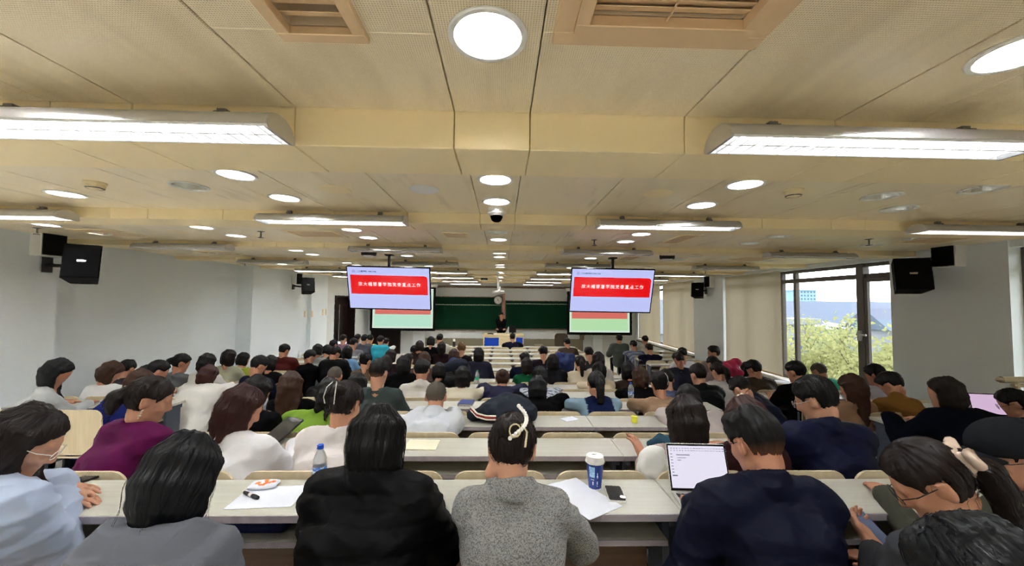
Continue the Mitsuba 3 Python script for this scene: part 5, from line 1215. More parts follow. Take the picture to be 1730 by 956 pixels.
person(480, 581, 8, 'person in a maroon jacket at the left wall', 'short', 'black', (88, 30, 28), 'nylon', female=False, yaw=18, pitch=24, dx=.04, bulk=.015)
person(537, 581, 8, 'person in pale grey between black heads on the left', 'bob', 'black', (150, 154, 150), yaw=20, pitch=22, hl=.06)
person(553, 582, 9, 'person with black hair next to the pale grey one', 'bob', 'black', (36, 34, 38), yaw=20, pitch=26, hl=.06)
person(587, 584, 8, 'person with a black bob and a sky blue sweater', 'bob', 'black', (116, 158, 196), pitch=20, hl=.12)
person(780, 578, 8, 'person with curly light brown hair in a dark jacket', 'messy', 'lightbrown', (40, 34, 36), pitch=20)
person(767, 589, 7, 'person wrapped in a patterned brown scarf', 'bob', 'brown', (92, 70, 58), pitch=22, hl=.08, scarf=True)
person(918, 584, 8, 'person in dark plum with short spiky hair', 'messy', 'black', (48, 38, 48), female=False, pitch=26)
person(995, 586, 8, 'person in a charcoal jumper with a bare nape', 'short', 'black', (50, 52, 58), female=False, pitch=26)
person(1153, 587, 8, 'person in a white shirt against the window wall', 'short', 'black', (218, 220, 224), female=False, pitch=22)

person(563, 574, 10, 'person with black hair beside a white laptop screen', 'short', 'black', (46, 46, 50), yaw=20, pitch=20)
person(700, 583, 9, 'person in a pale shirt with short black hair', 'short', 'black', (200, 200, 198), female=False, yaw=22, pitch=24)
person(746, 577, 9, 'person with long dark hair in front of the pale jacket', 'long', 'darkbrown', (44, 24, 26), pitch=18, hl=.22)
person(597, 571, 10, 'person in a grey sweater with white stripes', 'short', 'black', (120, 118, 124), female=False, yaw=18, pitch=22, stripes=((226, 226, 228), .09, .35, .12, .30))
person(709, 575, 9, 'person with dark brown hair near the front pillar', 'bob', 'darkbrown', (58, 44, 40), pitch=22, hl=.1)
person(728, 568, 10, 'person in black with a round black bob', 'bob', 'black', (20, 20, 26), yaw=10, pitch=16, hl=.07)
person(1097, 580, 10, 'person in a navy pullover at the right aisle', 'short', 'darkbrown', (28, 28, 58), female=False, pitch=20)
person(616, 565, 11, 'person in a dark grey jacket near the left door', 'short', 'black', (74, 76, 84), 'nylon', yaw=18, pitch=16, bulk=.02)
person(643, 567, 11, 'person in a bright turquoise hoodie', 'short', 'black', (56, 164, 184), pitch=20, hood=.06, bulk=.03)
person(743, 564, 11, 'person in a pale grey jacket alone at the front left', 'short', 'black', (190, 186, 174), 'nylon', female=False, pitch=22, dx=.04, bulk=.015)
person(958, 571, 11, 'person in a dark brown jacket at the front right', 'short', 'black', (74, 58, 48), 'nylon', female=False, yaw=-20, pitch=24, dx=.06, bulk=.02)
person(1071, 575, 11, 'person in a blue-grey striped sweater at the front right', 'short', 'black', (96, 104, 126), female=False, yaw=-20, pitch=26, stripes=((150, 156, 168), .10, .35))
person(580, 565, 12, 'person in mauve in front of the dark door', 'short', 'darkbrown', (120, 92, 112), yaw=26, pitch=14)
person(604, 564, 12, 'person in white in the front row at left', 'short', 'black', (222, 222, 224), pitch=18)
person(626, 565, 12, 'person in yellow in the front row at left', 'short', 'black', (216, 196, 84), yaw=-8, pitch=18)
person(652, 571, 12, 'person in a white jacket at the front left aisle', 'short', 'darkbrown', (224, 226, 226), yaw=10, pitch=20)
person(1046, 565, 12, 'person in a grey-green jacket in the front row at right', 'short', 'black', (84, 90, 84), 'nylon', female=False, pitch=16, bulk=.025)
person(1090, 567, 12, 'person in beige in the front row near the window', 'short', 'black', (186, 178, 160), yaw=-12, pitch=18)
person(866, 563, 13, 'person in a navy suit in the front row before the podium', 'short', 'black', (26, 30, 54), female=False, pitch=16, dx=.03, bulk=.012)
person(847, 527.5, 13, 'person in a dark suit and white collar standing behind the podium', 'short', 'black', (24, 22, 26), facing=-1, yaw=176, pitch=6, standing=True, zf=.15, hip=14.62, turn=180, scale=1.0,
       handL=((-.18, 14.42, 1.12), (.3, -.9, -.1)), handR=((.12, 14.42, 1.12), (-.3, -.9, -.1)), res=.012)
# ----------------------------------------------------------------------------- loudspeakers on the walls
c = at(138, 441, y=4.42); speaker(c, .30, .40, .26, 38, -14, 'big black loudspeaker on the left wall, nearest to the camera', XL)
c = at(86, 412, x=XL + .09); smallbox(c, 'small white-framed wall speaker above the big one, near left', XL)
c = at(521, 481, y=9.75); speaker(c, .30, .38, .24, 40, -14, 'black loudspeaker on the left wall farther towards the blackboard', XL)
c = at(505, 471, x=XL + .12); smallbox(c, 'small wall speaker beside the farther left loudspeaker', XL)
c = at(1543, 462, y=4.55); speaker(c, .34, .40, .26, -32, -12, 'big black loudspeaker on the right wall beside the window view', XR - .02)
c = at(1598, 431, x=XR - .11); smallbox(c, 'small white-framed wall speaker at the right, by the big loudspeaker', XR - .02)
c = at(1178, 489, y=9.95); speaker(c, .30, .38, .24, -40, -12, 'black loudspeaker on the right pier between the blinds', XR - .02)
c = at(1195, 476, x=XR - .14); smallbox(c, 'small wall speaker beside the loudspeaker between the blinds', XR - .02)
cab = [at(1588, 425, y=4.55) + [0, 0, -.05], at(1575, 450, y=4.6), at(1562, 470, y=4.7)]
single('speaker_cable', tube([at(1590, 432, x=XR - .02), at(1588, 455, x=XR - .01), at(1580, 472, x=XR - .01), at(1571, 470, x=XR - .02)], .004, 6), 'white_plastic', 'thin pale cable hanging below the right small wall speaker', 'cable', 30)

# handrail at the back right entrance
k = thing('handrail', 'pale metal handrail end by the right wall', 'handrail'); hr = at(1692, 642, y=3.3)
part(k, 'rail', tube([[hr[0] + .012, 3.32, hr[2]], [hr[0] + .0, 3.30, hr[2] + .004], [XR - .05, 3.30, hr[2]]], .028, 12), 'steel_rail', 30)
part(k, 'rail', tube([[hr[0] + .1, 3.30, hr[2] - .045], [XR - .05, 3.30, hr[2] - .045]], .018, 10), 'steel_rail', 30)
part(k, 'post', tube([[hr[0] + .14, 3.30, tier(3)], [hr[0] + .14, 3.30, hr[2] + .01]], .02, 10), 'steel_rail', 30)
part(k, 'post', tube([[XR - .1, 3.30, tier(3)], [XR - .1, 3.30, hr[2] + .01]], .02, 10), 'steel_rail', 30)

# ----------------------------------------------------------------------------- things on the desks
def desk_z(k): return tier(k) + DH + .0005
def sheet(px, py, k, w, d, rz, m, label, cat_='paper', pages=.0015, name='paper_sheet'):
    p = at(px, py, z=desk_z(k)); y_ = float(np.clip(p[1], row_y(k) + .11, row_y(k) + DD - .11)); p = at(px, py, y=y_); return single(name, xf(cbx(-w / 2, w / 2, -d / 2, d / 2, 0, pages, min(.0004, pages / 4)), (p[0], p[1], desk_z(k)), rz=rz), m, label, cat_)
sheet(455, 839, 0, .27, .19, 4, 'paper', 'white paper sheet with a pen on it, nearest desk')
p = at(423, 838, z=desk_z(0) + .004); k = thing('marker_pen', 'black marker pen lying on the white sheet', 'pen')
def lying(m, p, rz): return xf(xf(m, rx=90), p, rz=rz)
part(k, 'barrel', lying(lathe([[.0001, -.05], [.006, -.048], [.0075, -.03], [.0075, .02], [.0001, .021]], 14), (p[0], p[1], p[2] + .006), 62), 'black_plastic', 30)
part(k, 'grip', lying(lathe([[.0078, -.008], [.0078, .014]], 14), (p[0], p[1], p[2] + .006), 62), 'white_plastic', 30)
part(k, 'cap', lying(lathe([[.0001, .02], [.0085, .021], [.008, .055], [.0001, .057]], 14), (p[0], p[1], p[2] + .006), 62), 'black_plastic', 30)
p = at(446, 822, z=desk_z(0)); k = thing('snack_packet', 'small white packet with an orange print behind the sheet', 'packet')
pk = trimesh.creation.icosphere(3, 1.0); pk.vertices[:, :2] = np.sign(pk.vertices[:, :2]) * np.abs(pk.vertices[:, :2]) ** .45; pk.apply_scale([.062, .042, .010]); part(k, 'bag', xf(pk, (p[0], p[1], desk_z(0) + .010), rz=8), 'paper', True)
rs = np.random.RandomState(3)
part(k, 'print', cat([xf(lathe([[.0001, .001], [.011, .0]], 10), (p[0] + rs.uniform(-.04, .04), p[1] + rs.uniform(-.025, .025), desk_z(0) + .0203), s=rs.uniform(.5, 1.1)) for _ in range(16)]), 'orange_print', label='orange and red print')
mat('orange_print', rgb(206, 110, 60), .6); mat('cap_blue', rgb(22, 66, 170), .4, .5); mat('label_blue', lambda p, n, uv: mix(rgb(60, 110, 190), rgb(226, 236, 244), smoothstep(.4, .6, noise(p.x * 60, p.y * 60, p.z * 90))), .4)
def bottle(px, py, k, h, r, label, capm='cap_blue', lab='label_blue', liquid=None, body='water'):
    p = at(px, py, z=desk_z(k)); c = (p[0], p[1], desk_z(k)); t = thing('bottle', label, 'bottle')
    rr = [[.0001, .002], [r * .8, .0], [r, .006], [r * .93, h * .12], [r, h * .16], [r * .94, h * .24], [r, h * .28], [r, h * .55], [r * .95, h * .62], [r * .98, h * .68], [r * .62, h * .83], [r * .40, h * .90], [r * .40, h * .93], [.0001, h * .93]]
    part(t, 'body', xf(lathe(rr, 24), c), body, 40)
    part(t, 'label', xf(lathe([[r * 1.01, h * .30], [r * 1.01, h * .54]], 24), c), lab, 40)
    part(t, 'cap', xf(lathe([[r * .46, h * .91], [r * .48, h * .92], [r * .48, h * .99], [r * .44, h], [.0001, h]], 20), c), capm, 30)
    if liquid: part(t, 'drink', xf(lathe([[.0001, .004], [r * .93, .006], [r * .93, h * .3], [.0001, h * .3]], 20), c), liquid, 30)
    return t
bottle(539, 827, 0, .205, .030, 'clear water bottle with a blue cap, beside the black puffer coat')
bottle(1066, 676, 3, .20, .032, 'pale blue drink bottle beside the blue vest', 'cap_blue', 'label_blue')
bottle(505, 607, 7, .20, .03, 'clear bottle standing against the left wall', 'white_plastic', 'paper')
bottle(446, 693, 3, .18, .03, 'white bottle beside the long brown hair', 'white_plastic', 'paper')
mat('mint', rgb(64, 170, 128), .4); mat('yellow_drink', rgb(226, 226, 40), .3, .5); mat('flask_black', rgb(20, 20, 22), .35, .5)
bottle(806, 648, 4, .19, .03, 'green-capped bottle beside the cream sweater with long hair', 'mint', 'mint')
# yellow drink in a clear cup
p = at(1072, 714, z=desk_z(2)); t = thing('drink_cup', 'clear plastic cup with a yellow drink', 'cup'); c = (p[0], p[1], desk_z(2))
part(t, 'cup', xf(lathe([[.0001, .0], [.026, .0], [.033, .11], [.034, .135], [.030, .138]], 24), c), 'clear_plastic', 40)
part(t, 'drink', xf(lathe([[.0001, .003], [.0245, .003], [.0285, .055], [.0001, .055]], 24), c), 'yellow_drink', 30)
# paper coffee cup
p = at(1005, 823, z=desk_z(0)); t = thing('coffee_cup', 'dark blue paper coffee cup with a white lid', 'coffee cup'); c = (p[0], p[1], desk_z(0))
mat('cup_blue', rgb(20, 44, 112), .45, .4); mat('print_pale', rgb(150, 198, 232), .5); mat('print_white', rgb(214, 222, 236), .5); mat('ink', rgb(40, 42, 50), .6)
part(t, 'cup', xf(lathe([[.0001, 0], [.029, 0], [.0295, .004], [.0405, .122], [.0001, .122]], 32), c), 'cup_blue', 40)
part(t, 'lid', xf(lathe([[.0425, .118], [.0455, .120], [.0455, .127], [.043, .131], [.0425, .136], [.040, .150], [.036, .1505], [.034, .1475], [.0001, .1475]], 32), c), 'white_gloss', 40)
part(t, 'sip_hole', xf(cbx(-.010, .010, .014, .018, .1474, .1484, .0002), c), 'ink')
part(t, 'base_ring', xf(lathe([[.0298, .0], [.0302, .004]], 32), c), 'paper', 30)
def wrap(a0, a1, z0, z1, off=.0004, n=8):
    a = np.linspace(a0, a1, n); rr = lambda z: .0295 + (z - .004) / .118 * .011 + off
    v = [[rr(z) * math.sin(t_), -rr(z) * math.cos(t_), z] for z in (z0, z1) for t_ in a]
    f = [[i, i + 1, n + i + 1] for i in range(n - 1)] + [[i, n + i + 1, n + i] for i in range(n - 1)]
    return xf(trimesh.Trimesh(v, f, process=False), c)
part(t, 'sticker', wrap(-1.0, -.25, .058, .108), 'print_pale', True, label='pale blue sticker label')
part(t, 'sticker_print', cat([wrap(-.95 + .17 * (i % 4), -.95 + .17 * (i % 4) + .10, .064 + .012 * (i // 4), .070 + .012 * (i // 4), .0007, 3) for i in range(12) if i not in (5, 10)]), 'label_blue')
part(t, 'print', cat([wrap(.05, .16, .056, .060), wrap(.02, .20, .060, .068), wrap(.06, .14, .068, .082), wrap(.04, .18, .026, .042), wrap(-.02, .26, .018, .021), wrap(-.62, -.42, .022, .040), wrap(-.80, -.35, .046, .050)]), 'print_white', True, label='small white printed marks')
# phone beside the cup
p = at(1039, 836, z=desk_z(0)); t = thing('smartphone', 'black smartphone in a clear case lying beside the coffee cup', 'phone')
def flatslab(w, h, r, z0, z1, p, rz): return xf(prism(rrect(w, h, r), z1 - z0, z0), p, rz=rz)
pp = (p[0], p[1], desk_z(0))
part(t, 'case', flatslab(.076, .135, .010, 0, .009, pp, -6), 'white_plastic'); part(t, 'glass', flatslab(.072, .131, .009, .009, .0105, pp, -6), 'smoked')
part(t, 'ring', xf(lathe([[.0001, .0012], [.016, .001], [.017, 0]], 20), xf(trimesh.Trimesh([[.028, -.035, .0105]], [[0, 0, 0]], process=False), pp, rz=-6).vertices[0], s=.8), 'white_gloss', 30)
p = at(150, 808, z=desk_z(0)); t = thing('smartphone', 'dark phone on the desk under the folded hands at left', 'phone')
part(t, 'body', flatslab(.07, .14, .010, 0, .008, (p[0], p[1], desk_z(0)), -20), 'black_plastic'); part(t, 'glass', flatslab(.066, .136, .009, .008, .0092, (p[0], p[1], desk_z(0)), -20), 'smoked')
# paper pages below the grey fleece arm
for i, (a, b, r_) in enumerate(((985, 842, 32), (975, 836, 26))):
    sheet(a, b, 0, .20, .28, r_, 'paper', ['printed page under the grey fleece arm, upper one', 'printed page under the grey fleece arm, lower one'][i], pages=.0012 if i else .002)
# phone held by the person with the bow
p = at(1468, 912, y=1.42); t = thing('smartphone', 'phone in a dark blue case held in a hand at lower right', 'phone'); M = (p[0] + .02, p[1], p[2] + .02)
sl = prism(rrect(.076, .155, .01), .010); sl = xf(xf(sl, rx=38), M, rz=20); part(t, 'body', sl, 'phone_case'); mat('phone_case', rgb(74, 84, 108), .5)
# laptop with its keyboard
def laptop(cx, cy, z, w, d, h, rz, tilt, label, col_, doc=False, back=False):
    t = thing('laptop', label, 'laptop'); M = trimesh.transformations.euler_matrix(0, 0, math.radians(rz)); M[:3, 3] = (cx, cy, z)
    def P(n, m, b, sm=False, **kw): m = m.copy(); m.apply_transform(M); return part(t, n, m, b, sm, **kw)
    P('base', cbx(-w / 2, w / 2, -d, 0, 0, .012, .003), 'frame_alu')
    keys = []
    for r in range(5):
        for q in range(13): keys.append(cbx(-w / 2 + .012 + q * (w - .024) / 13, -w / 2 + .012 + (q + .86) * (w - .024) / 13, -.022 - r * .019 - .016, -.022 - r * .019, .012, .0135, .0006))
    P('keys', cat(keys), 'black_plastic', stuff=True)
    tl = trimesh.transformations.rotation_matrix(math.radians(-tilt), [1, 0, 0]); tl[:3, 3] = (0, .004, .012)
    def S(n, m, b, sm=False, **kw): m = m.copy(); m.apply_transform(tl); return P(n, m, b, sm, **kw)
    S('lid', cbx(-w / 2, w / 2, .001, .008, 0, h, .003), 'frame_alu')
    S('bezel', bx(-w / 2 + .003, w / 2 - .003, -.0006, .002, .002, h - .003), 'black_plastic')
    dq = trimesh.Trimesh([[-w / 2 + .009, -.0012, .012], [w / 2 - .009, -.0012, .012], [w / 2 - .009, -.0012, h - .011], [-w / 2 + .009, -.0012, h - .011]], [[0, 1, 2], [0, 2, 3]], process=False)
    kk = S('display', dq, 'screen_glow'); emit(kk, col_, 1.0)
    if doc:
        def q(x0, x1, z0, z1): return trimesh.Trimesh([[x0, -.0018, z0], [x1, -.0018, z0], [x1, -.0018, z1], [x0, -.0018, z1]], [[0, 1, 2], [0, 2, 3]], process=False)
        rs = np.random.RandomState(2); ls = []
        for i in range(20): x_ = -w / 2 + .02 + i * .0135; ls.append(q(x_, x_ + rs.uniform(.004, .010), h - .024, h - .021)); ls.append(q(x_, x_ + rs.uniform(.004, .010), h - .034, h - .031))
        ls += [q(-w / 2 + .045 + i * .008, -w / 2 + .051 + i * .008, h - .054, h - .049) for i in range(8)] + [q(-w / 2 + .048 + i * .007, -w / 2 + .053 + i * .007, h - .066, h - .063) for i in range(6)] + [q(-w / 2 + .048, -w / 2 + .064, h - .076, h - .073)]
        ls += [q(-w / 2 + .016, -w / 2 + .026, h - .05 - i * .013, h - .047 - i * .013) for i in range(8)] + [q(-w / 2 + .016, -w / 2 + .04, .062, .067), q(w / 2 - .04, w / 2 - .033, .026, .034), q(w / 2 - .031, w / 2 - .02, .026, .031)] + [q(-.02 + i * .012, -.014 + i * .012, .014, .017) for i in range(6)]
        kk = S('document_text', cat(ls), 'screen_glow', label='small dark lines of a document on the display'); emit(kk, rgb(110, 110, 132), .8)
    return t
a, b = at(1132, 756, y=1.86), at(1243, 838, y=1.78)
lp = at(1192, 841, z=desk_z(0)); laptop(lp[0], lp[1] + .03, desk_z(0), .282, .16, .205, -3, 18, 'open laptop showing a document on the nearest desk', rgb(214, 210, 226), True)
p = at(1702, 712, z=desk_z(2)); laptop(p[0] + .05, p[1] + .14, desk_z(2), .30, .18, .20, -12, 14, 'open laptop with a pinkish screen at the right edge', rgb(196, 168, 196))
p = at(575, 590, z=desk_z(9)); laptop(p[0], p[1], desk_z(9), .32, .2, .22, 6, 12, 'open laptop with a blank white screen at the left wall', rgb(246, 246, 250))
# row 1
sheet(713, 752, 1, .21, .17, -2, 'paper_cream', 'cream paper pad on the second desk row', pages=.006, name='paper_pad')
p = at(478, 742, z=desk_z(1)); t = thing('tablet', 'dark tablet propped beside the white blouse', 'tablet'); tb = xf(xf(prism(rrect(.16, .22, .012), .008), rx=28), (p[0], p[1], desk_z(1) + .06), rz=-25); part(t, 'body', tb, 'black_plastic')
tb2 = xf(xf(prism(rrect(.148, .208, .008), .002, .008), rx=28), (p[0], p[1], desk_z(1) + .06), rz=-25); part(t, 'glass', tb2, 'smoked')
p = at(1110, 753, z=desk_z(1)); s_ = SDF(.03); rs = np.random.RandomState(4)
for q in range(9): o = rs.uniform(-.06, .06, 2); s_.cone([p[0] + o[0], p[1] + o[1] * .7, desk_z(1) + .018], [p[0] + o[0] + .05, p[1] + o[1] * .6 + rs.uniform(-.03, .03), desk_z(1) + .02 + .03 * rs.rand()], .016, .020)
v, f = nets(s_, .006); single('fabric_pouch', (v, f), 'cloth', 'dark teal cloth pouch on the second desk row', 'pouch', True, color=vcol(v, rgb(30, 50, 62)))
# pale fleece garment behind the hand beside the laptop
p = at(1108, 792, y=2.02); s_ = SDF(.04)
for a_, b_ in (((-.05, .02, .05), (.10, .0, -.02)), ((-.06, .0, .0), (.08, -.03, -.08)), ((-.03, .0, -.05), (.10, .0, -.10)), ((.0, .03, .07), (.12, .04, .04))):
    s_.cone(p + np.array(a_), p + np.array(b_), .036, .045)
v, f = nets(s_, .007); n = vnormals(v, f); v = v + n * ((meshkit.fbm(v * 14, 3) - .5) * .02)[:, None]
single('fleece_garment', (v, f), 'cloth', 'white-grey fleece garment draped over the seat back behind the laptop', 'garment', True, color=vcol(v, rgb(214, 214, 212)))
# row 2: papers, notebook, coat pile
sheet(690, 681, 2, .24, .22, -8, 'paper', 'white papers left of the green lanyard', pages=.003)
sheet(712, 684, 2, .10, .05, 30, 'ink', 'small dark pen case on the white papers', 'pen case', .012, 'pen_case'); sheet(660, 676, 2, .10, .12, 20, 'paper', 'crumpled white note on the third desk row')
p = at(788, 682, z=desk_z(2)); t = thing('notebook', 'dark blue notebook on the third desk row', 'notebook'); mat('notebook_blue', rgb(28, 42, 92), .55)
part(t, 'cover', xf(cbx(-.07, .07, -.09, .09, .016, .020, .002), (p[0], p[1], desk_z(2)), rz=-6), 'notebook_blue'); part(t, 'cover', xf(cbx(-.07, .07, -.09, .09, .0, .003, .001), (p[0], p[1], desk_z(2)), rz=-6), 'notebook_blue')
part(t, 'pages', xf(cbx(-.068, .066, -.086, .086, .003, .016, .001), (p[0], p[1], desk_z(2)), rz=-6), 'paper_cream'); part(t, 'spine', xf(cbx(-.072, -.068, -.09, .09, .0, .020, .001), (p[0], p[1], desk_z(2)), rz=-6), 'notebook_blue')
p = at(850, 698, y=3.33); pz = desk_z(2); t = thing('coat_pile', 'dark puffer coat with red and white striped trim piled on the third desk row', 'coat'); s_ = SDF(.07)
def cp(px, py, dy=0.0): q = at(px, py, y=3.33 + dy); return np.array([q[0], q[1], max(q[2], pz + .05)])
for a_, b_, r0, r1 in ((cp(800, 702), cp(850, 690, .05), .05, .085), (cp(850, 690, .05), cp(898, 700), .085, .055), (cp(835, 685, .04), cp(872, 684, .06), .06, .075), (cp(858, 676, .08), cp(890, 690, .05), .05, .06), (cp(820, 695, -.03), cp(842, 708, -.06), .05, .045), (cp(880, 705, -.04), cp(860, 706, -.06), .05, .05)): s_.cone(a_, b_, r0, r1)
v, f = nets(s_, .008); n = vnormals(v, f); v = v + n * ((meshkit.fbm(v * 11, 4, seed=3) - .5) * .045 + (meshkit.noise(v * 24, seed=5) - .5) * .014)[:, None]; v[:, 2] = np.maximum(v[:, 2], pz)
part(t, 'shell', (v, f), 'nylon', True, color=vcol(v, rgb(26, 31, 38)))
path = np.array([cp(795, 692, -.06), cp(806, 704, -.10), cp(822, 714, -.12), cp(838, 716, -.12)]); 
for j, (cc, off) in enumerate((((232, 226, 214), 0), ((122, 30, 36), .014), ((232, 226, 214), .028))):
    tb = tube(path + np.array([0, -.004, off]), .008, 8); part(t, 'trim', tb, 'cloth', True, color=vcol(tb.vertices, rgb(*cc)))
tb = SDF(.04); tb.cone(cp(842, 709, -.05), cp(856, 702, -.06), .03, .035); v, f = nets(tb, .008); part(t, 'lining', (v, f), 'nylon', True, color=vcol(v, rgb(60, 80, 140)))
# more small papers, flasks and coats farther away
for px, py, k, w, d, rz, nm in ((838, 669, 3, .2, .14, 10, 'white papers behind the coat pile'), (962, 690, 2, .14, .1, 30, 'white tissue on the desk beside the blue vest'), (1300, 634, 5, .3, .22, 10, 'white papers under the window sill'), (1240, 640, 5, .3, .2, -10, 'white papers beside the curly ponytail'),
                            (1535, 700, 3, .2, .2, 0, 'white papers at the right wall'), (425, 656, 5, .2, .18, 5, 'white papers at the left aisle'), (410, 640, 5, .22, .2, 0, 'open white book beside the pale olive top'), (945, 668, 4, .14, .09, -15, 'small note under the striped sleeve'), (745, 590, 11, .3, .2, 0, 'white papers at the front left aisle'), (1320, 622, 6, .2, .2, 0, 'papers near the turquoise jacket')):
    sheet(px, py, k, w, d, rz, 'paper', nm, pages=.004)
p = at(767, 587, z=desk_z(10)); t = thing('vacuum_flask', 'black vacuum flask with a white lid in the front centre rows', 'flask'); part(t, 'body', xf(lathe([[.0001, 0], [.04, 0], [.04, .19], [.0001, .19]], 20), (p[0], p[1], desk_z(10))), 'flask_black', 30); part(t, 'lid', xf(lathe([[.041, .19], [.041, .245], [.03, .255], [.0001, .255]], 20), (p[0], p[1], desk_z(10))), 'white_plastic', 30)
p = at(731, 608, z=desk_z(8)); t = thing('vacuum_flask', 'white flask beside the brown-haired person', 'flask'); part(t, 'body', xf(lathe([[.0001, 0], [.035, 0], [.035, .15], [.025, .17], [.025, .2], [.0001, .2]], 20), (p[0], p[1], desk_z(8))), 'white_plastic', 30)
p = at(735, 640, z=desk_z(5)); t = thing('tablet', 'small tablet with a bright pale blue screen', 'tablet'); tb = xf(xf(prism(rrect(.13, .20, .01), .008), rx=60), (p[0], p[1], desk_z(5) + .10)); part(t, 'body', tb, 'black_plastic')
q4 = np.array([[-.057, -.09, .0085], [.057, -.09, .0085], [.057, .09, .0085], [-.057, .09, .0085]]); dm = xf(xf(trimesh.Trimesh(q4, [[0, 1, 2], [0, 2, 3]], process=False), rx=60), (p[0], p[1], desk_z(5) + .10)); kk = part(t, 'display', emesh(dm, (0, -1, .3)), 'screen_glow'); emit(kk, rgb(150, 190, 236), 1.0)
def heap(px, py, y, r, color, label, seed, w=1.0):
    p = at(px, py, y=y); s_ = SDF(.05); rs = np.random.RandomState(seed)
    for _ in range(7): o = rs.uniform(-1, 1, (2, 3)) * [r * w, r * .5, r * .8]; s_.cone(p + o[0], p + o[1], r * .45, r * .5)
    v, f = nets(s_, .014); n = vnormals(v, f); v = v + n * ((meshkit.fbm(v * 12, 3, seed=seed) - .5) * .04)[:, None]
    single('coat', (v, f), 'nylon', label, 'coat', True, color=vcol(v, rgb(*color)))
heap(952, 612, row_y(7) - .40, .15, (32, 40, 72), 'navy padded coat hung over an empty seat, centre right', 3)
heap(1232, 622, row_y(6) - .38, .13, (168, 52, 84), 'rose red coat hung over a seat near the window', 4)
heap(770, 622, row_y(6) - .42, .15, (26, 30, 40), 'dark coat over the seat below the navy cap', 6)
# bags on the desk shelves
for px, y, w, cc, nm in ((440, 1.76, .17, (24, 34, 66), 'dark navy bag on the shelf under the nearest desk'), (250, 2.54, .2, (44, 44, 60), 'dark bag on the shelf under the second desk row')):
    kk = 0 if y < 2 else 1; X = (px - 848) / FPX * y; z0_ = tier(kk) + DH - .135
    s_ = SDF(.03); s_.cone([X - w, y - .03, z0_ + .042], [X + w, y - .03, z0_ + .04], .038, .038); s_.cone([X - w * .8, y + .04, z0_ + .042], [X + w * .9, y + .05, z0_ + .042], .04, .036); v, f = nets(s_, .009); v[:, 2] = np.maximum(v[:, 2], z0_ + .001)
    single('bag', (v, f), 'nylon', nm, 'bag', True, color=vcol(v, rgb(*cc)))
# chair for the person in the bottom right corner
cc_ = at(1690, 888, y=.95); t = thing('lecture_chair', 'pale plywood lecture chair behind the nearest desk, bottom right', 'chair')
for pn, d in SEAT0.items(): scene[t + '__' + pn] = {**d, 'to_world': T().translate([cc_[0], .41, tier(0)])}

# ----------------------------------------------------------------------------- outside the window
G = -9.0
struct('ground', bx(-60, 400, -200, 400, G - .5, G), 'ground_out', 'ground outside the building'); mat('ground_out', lambda p, n, uv: mix(rgb(120, 118, 100), rgb(96, 104, 74), fbm(p.x * .2, p.y * .2, 0, 3)), .9, .1)
mat('roof_slate', rgb(86, 99, 118), .6); mat('facade_grey', rgb(98, 110, 126), .7); mat('facade_blue', rgb(132, 170, 194), .6); mat('pane_far', rgb(84, 104, 130), .3, .5); mat('skylight', rgb(222, 230, 240), .4); mat('facade_pale', rgb(140, 146, 154), .7)
def far(px, depth): d = ray(px, 512); return CAM + d * (depth / d[1])
def rowbuilding(name, label, px0, px1, dep, top_py, wall_m, roof_m, nwin, nfl, gable=0.0, sky_=0, DP=14):
    a, b = far(px0, dep), far(px1, dep); h = at((px0 + px1) / 2, top_py, y=dep)[2]; k = thing(name, label, 'building'); w = b[0] - a[0]
    part(k, 'wall', bx(a[0], b[0], dep, dep + DP, G, h - gable), wall_m)
    if gable:
        v = np.array([[a[0] - .4, dep - .5, h - gable], [b[0] + .4, dep - .5, h - gable], [a[0] - .4, dep + DP / 2, h], [b[0] + .4, dep + DP / 2, h], [a[0] - .4, dep + DP + .5, h - gable], [b[0] + .4, dep + DP + .5, h - gable]])
        rf = part(k, 'roof', trimesh.Trimesh(v, [[0, 1, 3], [0, 3, 2], [2, 3, 5], [2, 5, 4], [0, 2, 4], [1, 5, 3]], process=False), roof_m)
        for i in range(sky_):
            x = far(1368 + 32 * i, dep)[0]; w_ = 3.0
            v2 = np.array([[x, dep + .6, h - gable + .25 * gable], [x + w_ * 1.0, dep + .3, h - gable + .12 * gable], [x + w_ * 1.1, dep + 1.1, h - gable + .25 * gable], [x + w_ * .1, dep + 1.5, h - gable + .36 * gable]]) + [0, -.1, .12]
            part(k, 'skylight', trimesh.Trimesh(v2, [[0, 1, 2], [0, 2, 3]], process=False), 'skylight')
    else: part(k, 'roof', bx(a[0] - .3, b[0] + .3, dep - .3, dep + DP, h, h + .4), roof_m)
    fh = (h - gable - G) / nfl
    for f_ in range(nfl):
        for i in range(nwin):
            x = a[0] + w * (i + .25) / nwin; part(k, 'window', bx(x, x + w * .5 / nwin, dep - .06, dep + .02, G + fh * (f_ + .3), G + fh * (f_ + .82)), 'pane_far')
rowbuilding('long_building', 'long building with a slate blue roof across the window view', 1100, 1800, 46, 509, 'facade_grey', 'roof_slate', 40, 3, 4.2, 4)
rowbuilding('tower_block', 'pale blue tower block rising behind the long roof', 1352, 1379, 150, 491, 'facade_blue', 'facade_blue', 5, 12)
rowbuilding('tower_block', 'lower pale tower wing left of the tower block', 1336, 1350, 175, 501, 'facade_blue', 'facade_blue', 3, 10)
rowbuilding('grey_house', 'grey gabled house behind the trees in the right pane', 1500, 1640, 34, 522, 'facade_pale', 'roof_slate', 6, 3, 2.0, DP=4)
rowbuilding('low_house', 'low pale house seen left behind the trees', 1335, 1375, 26, 548, 'facade_pale', 'facade_pale', 4, 2, DP=2)
scene['leaf_spring'] = {'type': 'principledthin', 'base_color': col(rgb(168, 171, 120)), 'roughness': .6, 'diff_trans': .8}
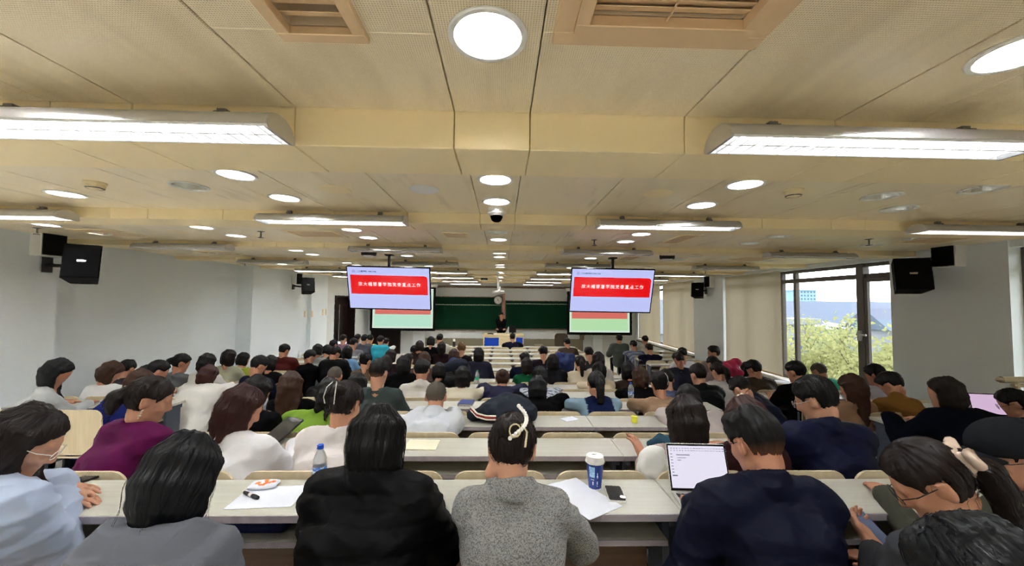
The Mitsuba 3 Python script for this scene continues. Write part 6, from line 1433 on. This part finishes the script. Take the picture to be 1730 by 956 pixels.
scene['leaf_fresh'] = {'type': 'principledthin', 'base_color': col(rgb(150, 162, 114)), 'roughness': .6, 'diff_trans': .8}
mat('bark', rgb(92, 82, 72), .9, .1)
def tree(px, dep, top_py, crown, label, seed, leaves, m):
    rs = np.random.RandomState(seed); b = far(px, dep); h = at(px, top_py, y=dep)[2]; k = thing('tree', label, 'tree'); base = np.array([b[0], dep, G]); H = h - G
    segs, tips = [], []
    def grow(p, d, L, r, lev):
        pts = [p]; dd = d
        for _ in range(4): dd = N_(dd + rs.normal(0, .16, 3) + [0, 0, .08]); pts.append(pts[-1] + dd * L / 4)
        segs.append(tube(pts, np.linspace(r, r * .6, 5), 5, False)); 
        if lev >= 2: tips.extend(pts[1:])
        if lev < 4:
            for _ in range(3 if lev else 5):
                a = rs.uniform(0, 6.28); t = pts[rs.randint(2, 5)]; nd = N_(dd * (.9 if lev else .7) + np.array([math.cos(a), math.sin(a), .25]) * .75); grow(t, nd, L * rs.uniform(.55, .75), r * .5, lev + 1)
    grow(base, np.array([0, 0, 1.0]), H * .48, .16, 0)
    m_ = cat(segs); sc_ = H / (m_.vertices[:, 2].max() - G); 
    m_.vertices[:] = base + (m_.vertices - base) * sc_ * [crown, crown, 1]
    part(k, 'branches', m_, 'bark')
    if leaves:
        tp = base + (np.array(tips) - base) * sc_ * [crown, crown, 1]
        c = tp[rs.randint(len(tp), size=leaves)] + rs.normal(0, .26, (leaves, 3)); s = rs.uniform(.05, .10, (leaves, 1))
        u_ = rs.normal(0, 1, (leaves, 3)); u_ /= np.linalg.norm(u_, axis=1, keepdims=True); w_ = np.cross(u_, rs.normal(0, 1, (leaves, 3))); w_ /= np.linalg.norm(w_, axis=1, keepdims=True)
        v = np.stack([c - u_ * s * 1.3, c + w_ * s * .7, c + u_ * s * 1.3, c - w_ * s * .7], 1).reshape(-1, 3); o = np.arange(leaves)[:, None] * 4
        part(k, 'foliage', (v, np.vstack([o + [0, 1, 2], o + [0, 2, 3]])), m, stuff=True)
tree(1392, 17, 531, 1.0, 'yellow-green spring tree in the middle of the window view', 3, 9000, 'leaf_spring')
tree(1446, 18, 533, 1.0, 'yellow-green spring tree beside the thick mullion', 8, 9000, 'leaf_spring')
tree(1500, 20, 548, 1.0, 'fresh green tree in the right window pane', 12, 9000, 'leaf_fresh')
tree(1352, 21, 556, .9, 'bare grey-branched tree at the left of the window view', 21, 600, 'leaf_fresh')
tree(1420, 14, 575, 1.1, 'low yellow-green tree close below the window', 31, 9000, 'leaf_spring')
